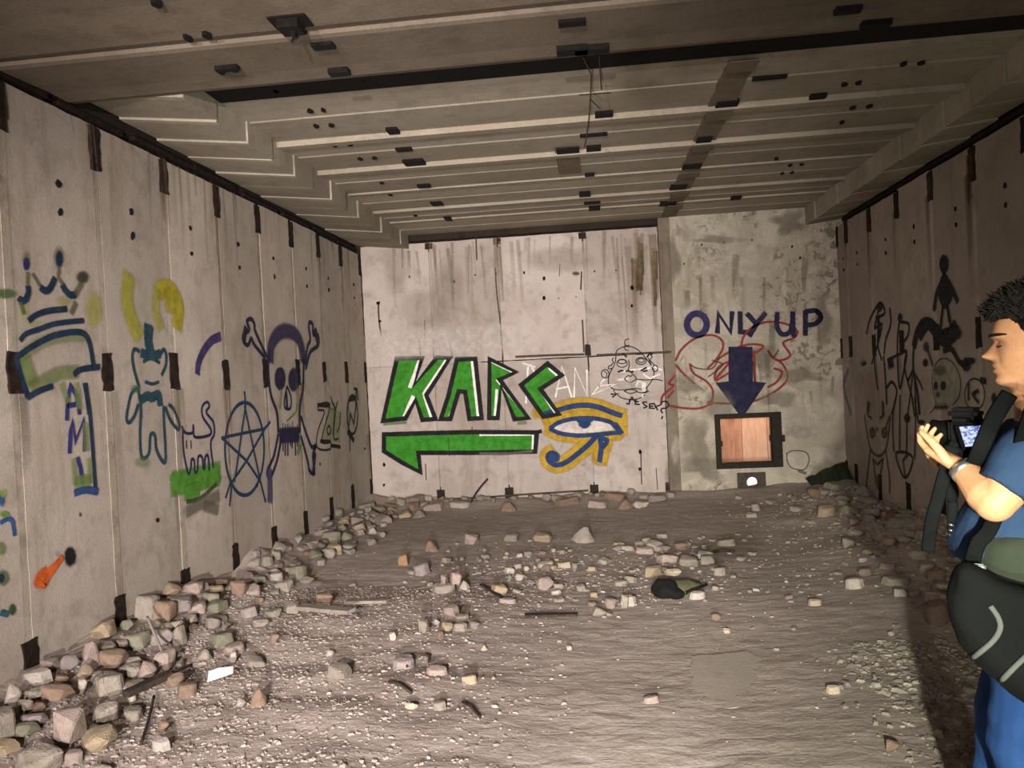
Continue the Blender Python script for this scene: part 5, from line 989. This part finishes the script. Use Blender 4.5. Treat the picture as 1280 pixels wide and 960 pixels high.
def head_pt(th, u):
    f0, b0, w0 = lerp_tab(FR, u), lerp_tab(BK, u), lerp_tab(WD, u); c = -.03 if u > -.09 else -.02
    ct, st = math.cos(th), math.sin(th)
    f = c + (f0 - c) * (abs(ct) ** .85) if ct > 0 else c - (c - b0) * abs(ct) ** .95
    l = w0 * (1 if st > 0 else -1) * abs(st) ** .82
    if ct > 0:
        al = abs(l)
        # nose
        tn = (.006 - u) / .040
        if -.2 < tn < 1.35:
            rid = max(0, min(1, tn)) ** 1.1 * .033 * (1 if tn < 1 else max(0, 1 - (tn - 1) / .3) ** .6); wn = .0075 + .0065 * max(0, min(1, tn))
            f += rid * gb(al * al, wn)
        f += .008 * gb((al - .012) ** 2 + (u + .035) ** 2, .006)           # nostril wings
        f += .008 * gb((u - .016) ** 2, .006) * gb((al - .028) ** 2, .018)  # brow
        f -= .017 * gb((u + .001) ** 2, .0095) * gb((al - .030) ** 2, .013)  # sockets
        f += .010 * gb((u + .004) ** 2 + (al - .031) ** 2, .0085)          # lids
        f += .0015 * gb((u + .0055) ** 2, .0012) * gb((al - .031) ** 2, .010)
        f -= .003 * gb((u + .0650) ** 2, .0022) * gb(al * al, .017)        # mouth line
        f += .004 * gb((u + .0595) ** 2, .004) * gb(al * al, .016) + .004 * gb((u + .0715) ** 2, .004) * gb(al * al, .014)
        l += (1 if l > 0 else -1) * .004 * gb((u + .025) ** 2, .014) * gb((al - .056) ** 2, .014)
        f -= .003 * gb((al - .034 - .25 * (-.04 - u)) ** 2, .004) * gb((u + .05) ** 2, .016)   # cheek fold
    return f - .014, l
def head_bm(b):
    nu, nt = 74, 72; us = [.122 - .244 * i / (nu - 1) for i in range(nu)]; rings = []
    for u in us: rings.append([b.verts.new(B(*(lambda q: (q[0], q[1], u))(head_pt(2 * math.pi * k / nt, u)))) for k in range(nt)])
    for i in range(nu - 1):
        for k in range(nt): b.faces.new((rings[i][k], rings[i][(k + 1) % nt], rings[i + 1][(k + 1) % nt], rings[i + 1][k]))
    b.faces.new(rings[0][::-1]); b.faces.new(rings[-1])
    for s in (-1, 1):   # ears
        m = (Matrix((FF, LF, UP)).transposed()).to_4x4()
        ball_bm(b, B(-.035, s * .076, -.012), (.016, .008, .031), 3, m); ball_bm(b, B(-.032, s * .075, -.030), (.010, .007, .014), 2, m)
def loft_bm(b, rows, seg=28, p=.9):
    rings = []
    for u, f, hd, l, hw in rows:
        rings.append([b.verts.new(B(f + hd * (1 if math.cos(a) > 0 else -1) * abs(math.cos(a)) ** p, l + hw * (1 if math.sin(a) > 0 else -1) * abs(math.sin(a)) ** p, u)) for a in [2 * math.pi * k / seg for k in range(seg)]])
    for i in range(len(rings) - 1):
        for k in range(seg): b.faces.new((rings[i][k], rings[i][(k + 1) % seg], rings[i + 1][(k + 1) % seg], rings[i + 1][k]))
    b.faces.new(rings[0][::-1]); b.faces.new(rings[-1])
TORSO = [(-.195, -.045, .062, 0, .072), (-.225, -.045, .085, 0, .13), (-.26, -.04, .105, 0, .185), (-.33, -.03, .122, 0, .195), (-.42, -.012, .137, 0, .185), (-.50, .012, .148, 0, .182), (-.56, .008, .142, 0, .180), (-.64, -.01, .128, 0, .178), (-.74, -.025, .122, 0, .182), (-.83, -.025, .115, 0, .175), (-.87, -.025, .08, 0, .14)]
SH_L, EL_L, WR_L = B(-.045, .185, -.235), PX(1243, 629, .235), PX(1202, 584, .155)
SH_R, EL_R, WR_R = B(-.045, -.185, -.235), B(.05, -.25, -.47), PX(1196, 588, -.10)
LEGS = [([B(-.03, .092, -.80), B(-.005, .098, -.98), B(-.02, .10, -1.16), B(-.055, .10, -1.36), B(-.085, .10, -1.545)], [.098, .088, .064, .062, .045]),
        ([B(-.03, -.092, -.80), B(.03, -.098, -.98), B(.06, -.10, -1.16), B(.045, -.10, -1.36), B(.03, -.10, -1.545)], [.098, .086, .064, .060, .045])]
def fingers(b, wrist, fd, pn, thumb_side, curls, thumb_dir, scale=1.0):
    """palm from the wrist along fd; pn is the palm's inner normal; curls bend fingers towards pn"""
    fd = fd.normalized(); pn = (pn - fd * pn.dot(fd)).normalized(); sd = fd.cross(pn) * thumb_side
    k = scale
    tube_bm(b, [wrist - fd * .02, wrist + fd * .01 * k, wrist + fd * .045 * k, wrist + fd * .085 * k, wrist + fd * .098 * k], [(.029, .022), (.031, .020), (.040, .017), (.042, .014), (.036, .009)], 14, up=pn)
    for i, (off, ln) in enumerate(((.031, .074), (.011, .083), (-.010, .077), (-.029, .061))):
        p = wrist + fd * .085 * k + sd * off * k; d = fd.copy(); pts = [p - fd * .015]; segs = (.46, .30, .24); pts.append(p)
        ang = curls[i] if isinstance(curls, (list, tuple)) else curls
        for s_, a in zip(segs, (.55, 1.0, .8)):
            d = (Matrix.Rotation(ang * a, 3, fd.cross(pn)) @ d)
            p = p + d * ln * s_ * k; pts.append(p)
        tube_bm(b, pts, [.0095 * k, .0098 * k, .0088 * k, .0080 * k, .0062 * k], 10, up=sd)
        ball_bm(b, pts[-1], .0064 * k, 2)
    q = wrist + fd * .025 * k + sd * .026 * k; td = thumb_dir.normalized()
    tube_bm(b, [q, q + td * .035 * k, q + (td * .062 + fd * .008) * k, q + (td * .078 + fd * .026) * k], [.014 * k, .0125 * k, .0105 * k, .007 * k], 10); ball_bm(b, q + (td * .078 + fd * .026) * k, .0072 * k, 2)
man = empty('person', V((HC.x, HC.y, ground(HC.x, HC.y))), 0, 'man in a blue shirt at the right edge, looking down at his camera', 'person')
def skin():
    k = NT('skin'); n = k.noise(14, 4, .6); f = k.noise(120, 3, .6)
    c = k.mix(k.ramp(n, .35, .7), rgb('#b98862'), rgb('#c5926c')); c = k.mix(k.math('MULTIPLY', k.ramp(f, .5, .7), .25), c, rgb('#96664a'))
    k.col(c); k.bump(f, .12, .002); k.p.inputs['Roughness'].default_value = .5; k.p.inputs['Subsurface Weight'].default_value = .08; k.p.inputs['Subsurface Radius'].default_value = (.01, .004, .002); return k.m
M['skin'] = skin()
def under(parent_o, o):
    o.parent = parent_o; o.matrix_parent_inverse = parent_o.matrix_world.inverted(); return o
bpy.context.view_layer.update()
man_inv = Matrix.Translation(-man.location)
def mpart(o): o.matrix_parent_inverse = man_inv; return o
b = bmesh.new(); head_bm(b)
tube_bm(b, [B(-.055, 0, -.245), B(-.048, 0, -.17), B(-.042, 0, -.10), B(-.045, 0, -.05)], [(.066, .066), (.058, .060), (.056, .058), (.05, .05)], 20)
loft_bm(b, [(u, f, hd * .9, l, hw * .92) for u, f, hd, l, hw in TORSO])
for s_, e_, w_ in ((SH_L, EL_L, WR_L), (SH_R, EL_R, WR_R)):
    tube_bm(b, [s_, s_.lerp(e_, .3), s_.lerp(e_, .75), e_], [.058, .054, .047, .042], 16); ball_bm(b, e_, .0425, 3)
    tube_bm(b, [e_, e_.lerp(w_, .25), e_.lerp(w_, .6), w_], [.042, .045, .037, .028], 16)
for P, R in LEGS: tube_bm(b, P, [r * .92 for r in R], 16)
CAMC = PX(1207, 540, .05)
fd_l = (CAMC + UP * -.075 - FF * -.02 - WR_L).normalized()
fingers(b, WR_L, (FF * .62 - LF * .42 + UP * .34), UP * 1.0 - FF * .45, -1, [.62, .68, .74, .8], FF * .45 + UP * .75 + LF * .1, .92)
fingers(b, WR_R, (FF * .45 + LF * .25 + UP * .72), LF * .9 - FF * .5 + UP * .1, 1, [.6, .7, .8, .9], LF * .5 - FF * .4 + UP * .7, .95)
body = mpart(solid('body', b, .0038, M['skin'], man, 0))
M['lip'] = plain('lip_skin', '#a06a52', .45, 0, .1, 40, .1)
body.data.materials.append(M['lip'])
for p in body.data.polygons:
    q = p.center - HC; u = q.z
    if -.13 < u < -.03:
        f, l = q.dot(FF), abs(q.dot(LF))
        if f > .031 and l < .024 and -.0745 < u < -.0565 and abs(u + .0655) < .0095 - .0095 * (l / .026) ** 2: p.material_index = 1
# eyes under lowered lids, brows
for s in (-1, 1):
    f, l = head_pt(math.atan2(.42 * s, .9), -.004); b = bmesh.new(); ball_bm(b, B(f - .0125, s * .031, -.0068), .0125, 3)
    e = mpart(mesh_obj('eyeball', b, plain('eye_white', '#cfc6bd', .2, .0, .05, 10, 0), man, True))
    b = bmesh.new(); ball_bm(b, B(f - .0035, s * .031, -.0115), (.005, .005, .004), 2); mesh_obj('iris', b, plain('iris_brown', '#1d120c', .2), e, True)
b = bmesh.new()
for s in (-1, 1):
    pts = []
    for k in range(9):
        lx = .019 + .025 * k / 8; th = math.atan2(lx / .076, .9); u = -.0085 - .0028 * math.sin(math.pi * k / 8); best = min((head_pt(t, u) for t in [i * .01 for i in range(160)]), key=lambda q: abs(q[1] - lx)); pts.append(B(best[0] + .0012, s * lx, u))
    tube_bm(b, pts, [.0008] + [.0017] * 7 + [.001], 6)
mpart(mesh_obj('lash_lid_shade', b, plain('lash_shade', '#1c120d', .7, 0, .1, 50, 0), man, True))  # dark line of the lashes, with the shade of the lid crease put in
M['hair'] = plain('dark_hair', '#1c1612', .75, 0, .25, 60, .3, bd=.004)
b = bmesh.new()
for s in (-1, 1):
    pts = [(head_pt(th * s, .0165 + .003 * math.sin((th - .2) * 3))[0], head_pt(th * s, .0165)[1], .0165 + .003 * math.sin((th - .2) * 3)) for th in (.2, .4, .6, .8, .95)]
    tube_bm(b, [B(f + .001, l, u) for f, l, u in pts], [.003, .0045, .0045, .0035, .002], 6)
mpart(mesh_obj('eyebrows', b, M['hair'], man, True))
# hair: a cap with many fine swept tufts
b = bmesh.new(); r = random.Random(5); n_ = 0
def tuft(p, q, t, r0):
    tube_bm(b, [p, q, t], [r0, r0 * .75, r0 * .12], 5, cap=False)
while n_ < 4200:
    u = r.uniform(-.085, .123); th = r.uniform(-math.pi, math.pi); f, l = head_pt(th, u); fb = f + .014
    lim = .060 if fb > .02 else (.02 + 1.2 * (fb + .01) if fb > -.01 else (-.02 if fb > -.05 else -.085))
    if abs(l) > .055 and -.055 < fb < -.012 and u < .03: continue
    if u < lim: continue
    n_ += 1; out = V((fb + .035, l, max(u, 0) * 1.1)).normalized(); ln = r.uniform(.016, .034) * (1.25 if u > .05 else .8)
    tg = V((.5, 0, .25)) if u > .05 else V((-.5, 0, -.6))
    tg = tg + V((r.uniform(-.6, .6), r.uniform(-.6, .6), r.uniform(-.5, .5)))
    a = B(f - out.x * .002, l - out.y * .002, u - out.z * .002); m_ = B(f + out.x * ln * .6 + tg.x * .006, l + out.y * ln * .6 + tg.y * .006, u + out.z * ln * .6 + tg.z * .006)
    e = B(f + out.x * ln * .72 + tg.x * .022, l + out.y * ln * .72 + tg.y * .022, u + out.z * ln * .72 + tg.z * .022); tuft(a, m_, e, r.uniform(.003, .006))
for _ in range(420):   # quiff over the brow
    l = r.uniform(-.058, .058); q = B(r.uniform(.015, .036), l, r.uniform(.066, .105)); t = B(r.uniform(.045, .072) - abs(l) * .3, l + r.uniform(-.014, .014), r.uniform(.052, .104)); tuft(q, q.lerp(t, .5) + UP * .009, t, r.uniform(.004, .007))
mpart(mesh_obj('hair', b, M['hair'], man, True))
# shirt
def cloth(name, c, c2, nsc=3):
    k = NT(name); n = k.noise(nsc, 4, .6); wv = k.noise(220, 2, .6); k.col(k.mix(k.ramp(n, .35, .65), rgb(c), rgb(c2))); k.bump(k.math('ADD', k.noise(7, 3, .5), k.math('MULTIPLY', wv, .15)), .35, .02); k.p.inputs['Roughness'].default_value = .9; k.p.inputs['Specular IOR Level'].default_value = .08; return k.m
M['shirt'] = cloth('blue_cotton', '#2b3d57', '#324663'); M['jeans'] = cloth('blue_denim', '#1d3660', '#25416f'); M['olive'] = cloth('olive_grey_cloth', '#2e332a', '#373c32'); M['black'] = cloth('black_nylon', '#0d0e0e', '#141616'); M['navy'] = cloth('navy_knit', '#101420', '#161b29')
def folds(c, n):
    q = (c - HC); w_ = noise.noise(V((q.dot(FF) * 9, q.dot(LF) * 9, q.z * 16))) * .006 + noise.noise(V((q.dot(FF) * 20 + q.z * 14, q.dot(LF) * 20, q.z * 22))) * .003
    return c + n * w_
b = bmesh.new(); loft_bm(b, [(u, f, hd + .008, l, hw + .008) for u, f, hd, l, hw in TORSO if u > -.53] + [(-.538, .012, .152, 0, .188)])
for s_, e_, cut in ((SH_L, EL_L, .80), (SH_R, EL_R, .78)): tube_bm(b, [s_ + (s_ - e_).normalized() * .02 - UP * .01, s_.lerp(e_, .25), s_.lerp(e_, .55), s_.lerp(e_, cut)], [.066, .074, .070, .066], 20)
shirt = mpart(solid('shirt', b, .006, M['shirt'], man, 4, folds))
b = bmesh.new(); n = 26
for k_ in range(1): tube_bm(b, [B(-.045 + .066 * math.cos(6.2832 * i / n), .070 * math.sin(6.2832 * i / n), -.178 - .026 * math.cos(6.2832 * i / n)) for i in range(n + 1)], [(.009, .024)] * (n + 1), 8, up=UP)
mpart(mesh_obj('collar', b, M['navy'], shirt, True))
# olive layer round the waist, jeans, shoes
b = bmesh.new(); loft_bm(b, [(-.452, .0, .120, .015, .178), (-.475, .0, .130, .015, .190), (-.53, .0, .136, .012, .198), (-.60, .0, .144, .01, .198), (-.66, -.01, .142, 0, .195), (-.72, -.02, .138, 0, .198), (-.745, -.022, .132, 0, .195)])
mpart(solid('waist_layer', b, .007, M['olive'], man, 3, folds))
b = bmesh.new(); loft_bm(b, [(u, f, hd + .01, l, hw + .008) for u, f, hd, l, hw in TORSO if u < -.6])
for P, R in LEGS: tube_bm(b, P, [x + .014 for x in R[:4]] + [R[4] + .024], 20); 
mpart(solid('jeans', b, .007, M['jeans'], man, 3, folds))
for P, R in LEGS:
    a = P[-1]; g0 = ground(a.x, a.y); b = bmesh.new()
    a0 = V((a.x, a.y, g0)); tube_bm(b, [a0 - FF * .075 + UP * .045, a0 - FF * .02 + UP * .05, a0 + FF * .07 + UP * .045, a0 + FF * .15 + UP * .035, a0 + FF * .19 + UP * .03], [(.034, .040), (.040, .046), (.045, .042), (.043, .032), (.026, .024)], 14, up=UP)
    ball_bm(b, a0 - FF * .02 + UP * .075, (.045, .045, .05), 3)
    sh = mpart(solid('shoe', b, .006, M['black'], man, 2))
# wrist watch
wd = (WR_L - EL_L).normalized(); b = bmesh.new(); q = WR_L - wd * .015; tube_bm(b, [q - wd * .010, q + wd * .010], .034, 20)
mpart(mesh_obj('watch', b, plain('steel', '#b8b8b4', .25, .9, .05, 40, 0), man, True))
# ---------------- camera
cm_f = (FF * .96 - LF * .28).normalized(); cm_s = UP.cross(cm_f)   # lens axis, sideways (towards us)
CM = PX(1210, 541, .03); kam = empty('camera', CM, 0, 'black camera with a glowing rear screen held by the man', 'camera')
kinv = Matrix.Translation(-CM)
def kp(o): o.matrix_parent_inverse = kinv; return o
def obox_bm(b, c, ax, sz, bev=.006):
    t = bmesh.new(); box_bm(t, -sz[0] / 2, sz[0] / 2, -sz[1] / 2, sz[1] / 2, -sz[2] / 2, sz[2] / 2)
    if bev: bmesh.ops.bevel(t, geom=t.edges[:], offset=bev, segments=2, affect='EDGES')
    m = Matrix((ax[0], ax[1], ax[2])).transposed().to_4x4(); m.translation = c
    me = bpy.data.meshes.new('t'); t.to_mesh(me); t.free(); me.transform(m); b.from_mesh(me); bpy.data.meshes.remove(me)
AXC = (cm_f, cm_s, UP); M['cam'] = plain('camera_black', '#0b0b0c', .6, 0, .1, 80, .2); M['cam'].node_tree.nodes['Principled BSDF'].inputs['Specular IOR Level'].default_value = .12
b = bmesh.new(); obox_bm(b, CM, AXC, (.052, .135, .082), .010); obox_bm(b, CM + cm_s * -.052 + cm_f * .018, AXC, (.06, .036, .080), .012); kp(mesh_obj('camera_body', b, M['cam'], kam))
b = bmesh.new(); obox_bm(b, CM + UP * .050 + cm_f * .004, AXC, (.070, .062, .030), .010); kp(mesh_obj('viewfinder', b, M['cam'], kam))
b = bmesh.new(); lens = [(.02, .036), (.032, .038), (.055, .036), (.056, .034), (.070, .035), (.084, .037), (.086, .033)]
tube_bm(b, [CM + cm_f * a + UP * -.004 for a, _ in lens], [r_ for _, r_ in lens], 28); kp(mesh_obj('lens', b, M['cam'], kam, False))
b = bmesh.new(); tube_bm(b, [CM + UP * .040 + cm_s * -.05, CM + UP * .052 + cm_s * -.05], .011, 16); kp(mesh_obj('dial', b, M['cam'], kam))
def screen_mat():
    k = NT('camera_screen'); n = k.noise(75, 3, .7, (1, 1, 2.2)); c = k.mix(k.ramp(n, .42, .58), rgb('#c8d4f4'), rgb('#4a5a9c'))
    k.put(k.p.inputs['Emission Color'], c); k.p.inputs['Emission Strength'].default_value = 1.3; k.col(rgb('#101018')); return k.m
sn = (-FF * .62 + LF * .70 + UP * .36).normalized(); sx_ = UP.cross(sn).normalized(); sy_ = sn.cross(sx_); SCN = PX(1217, 545, .115)
b = bmesh.new(); obox_bm(b, SCN - sn * .006, (sx_, sy_, sn), (.072, .064, .010), .003); fr = kp(mesh_obj('screen_frame', b, M['cam'], kam))
b = bmesh.new(); obox_bm(b, SCN, (sx_, sy_, sn), (.060, .050, .003), 0); mesh_obj('screen', b, screen_mat(), fr)
b = bmesh.new(); q = CM + cm_s * .055 - UP * .02; tube_bm(b, [q, (q + SCN) / 2 - UP * .01, SCN - sn * .008 - sy_ * .02], .006, 8); kp(mesh_obj('hinge', b, M['cam'], kam))
b = bmesh.new(); tube_bm(b, [PX(1198, 566, .10), PX(1207, 566, .10), PX(1214, 570, .10)], [(.004, .006)] * 3, 8); kp(mesh_obj('base_plate', b, plain('dull_metal', '#8c8c84', .35, .8, .1, 40, 0), kam))
def strap(pts, wd_, th_, name, label=None, n=5, mat=None, parent=None):
    b = bmesh.new(); Q = catmull(pts, n); tube_bm(b, Q, [(wd_, th_)] * len(Q), 8, up=LF); o = kp(mesh_obj(name, b, mat or M['black'], parent or kam, True)); 
    if label: o['label'] = label
    return o
strap([PX(1262, 492, .10), PX(1244, 520, .15), PX(1230, 552, .20), PX(1219, 578, .19), PX(1212, 580, .14), PX(1205, 560, .10)], .019, .004, 'neck_strap')
strap([PX(1196, 553, .10), PX(1190, 568, .115), PX(1181, 592, .10), PX(1172, 625, .07), PX(1164, 655, .05), PX(1160, 690, .04)], .016, .004, 'hanging_strap')
strap([PX(1192, 560, .11), PX(1187, 575, .12), PX(1183, 586, .11)], .022, .012, 'grip_strap')
st2 = strap([PX(1199, 580, .0), PX(1188, 610, .04), PX(1191, 630, .05), PX(1190, 650, .05), PX(1193, 680, .05)], .012, .005, 'lens_cap_cord')
b = bmesh.new(); ball_bm(b, PX(1189, 615, .05), (.018, .018, .030), 2); mesh_obj('cap_pouch', b, M['black'], st2, True).matrix_parent_inverse = Matrix()
b = bmesh.new()
for py in (655, 662, 668): tube_bm(b, [PX(1186, py, .06), PX(1192, py + 2, .06)], .003, 6)
mesh_obj('buckle', b, plain('steel_bright', '#d0d0cc', .2, .9, .05, 40, 0), st2, True).matrix_parent_inverse = Matrix()
# ---------------- shoulder bag
BG = PX(1254, 775, .27); bag = empty('shoulder_bag', BG, 0, 'bulky black shoulder bag with grey piping hanging at the hip of the man', 'bag'); binv = Matrix.Translation(-BG)
def bp(o): o.matrix_parent_inverse = binv; return o
b = bmesh.new(); OUT = [(1192, 706), (1184, 740), (1186, 772), (1200, 806), (1228, 836), (1262, 866), (1300, 890), (1345, 880), (1352, 800), (1345, 740), (1290, 735), (1250, 722), (1222, 706), (1205, 700)]
for dl, sc in ((.20, .86), (.235, .98), (.285, 1.0), (.335, .9), (.36, .7)): pass
cx0 = sum(p[0] for p in OUT) / len(OUT); cy0 = sum(p[1] for p in OUT) / len(OUT); rings = []
for dl, sc in ((.205, .80), (.22, .95), (.26, 1.0), (.30, .98), (.335, .88), (.35, .68)): rings.append([b.verts.new(PX(cx0 + (x - cx0) * sc, cy0 + (y - cy0) * sc, dl)) for x, y in OUT])
n = len(OUT)
for i in range(len(rings) - 1):
    for k in range(n): b.faces.new((rings[i][k], rings[i][(k + 1) % n], rings[i + 1][(k + 1) % n], rings[i + 1][k]))
b.faces.new(rings[0][::-1]); b.faces.new(rings[-1])
bag_b = bp(solid('bag_body', b, .008, M['black'], bag, 6, lambda c, n: c + n * .006 * noise.noise(c * 14)))
M['piping'] = cloth('grey_piping', '#4b4d49', '#565852')
from mathutils.bvhtree import BVHTree
bvh = BVHTree.FromPolygons([v.co for v in bag_b.data.vertices], [p.vertices for p in bag_b.data.polygons])
def on_bag(x, y):
    h = bvh.ray_cast(EYE, ray(x, y).normalized()); return (h[0] + h[1] * .002) if h[0] else PX(x, y, .32)
def surf_tube(pts, r_, name, dl):
    q = catmull([V((x, y, 0)) for x, y in pts], 5); b = bmesh.new(); tube_bm(b, [on_bag(p.x, p.y) for p in q], r_, 8); bp(mesh_obj(name, b, M['piping'], bag, True))
surf_tube([(1238, 757), (1248, 772), (1250, 786), (1240, 802), (1216, 822)], .006, 'piping', .342)
surf_tube([(1300, 806), (1278, 824), (1252, 850)], .006, 'piping', .332)
b = bmesh.new(); Q = catmull([PX(1213, 712, .26), PX(1222, 680, .22), PX(1240, 655, .215), PX(1275, 560, .255), PX(1296, 500, .19), B(-.05, .07, -.185)], 6); tube_bm(b, Q, [(.017, .004)] * len(Q), 8, up=LF)
bp(mesh_obj('bag_strap', b, M['black'], bag, True))
b = bmesh.new(); obox_bm(b, PX(1224, 714, .30), (FF, UP, LF), (.026, .034, .008), .004); tube_bm(b, [PX(1219, 722, .30), PX(1228, 720, .30)], .006, 8); bp(mesh_obj('buckle', b, plain('buckle_grey', '#7c8480', .3, .5, .2, 60, .2), bag))
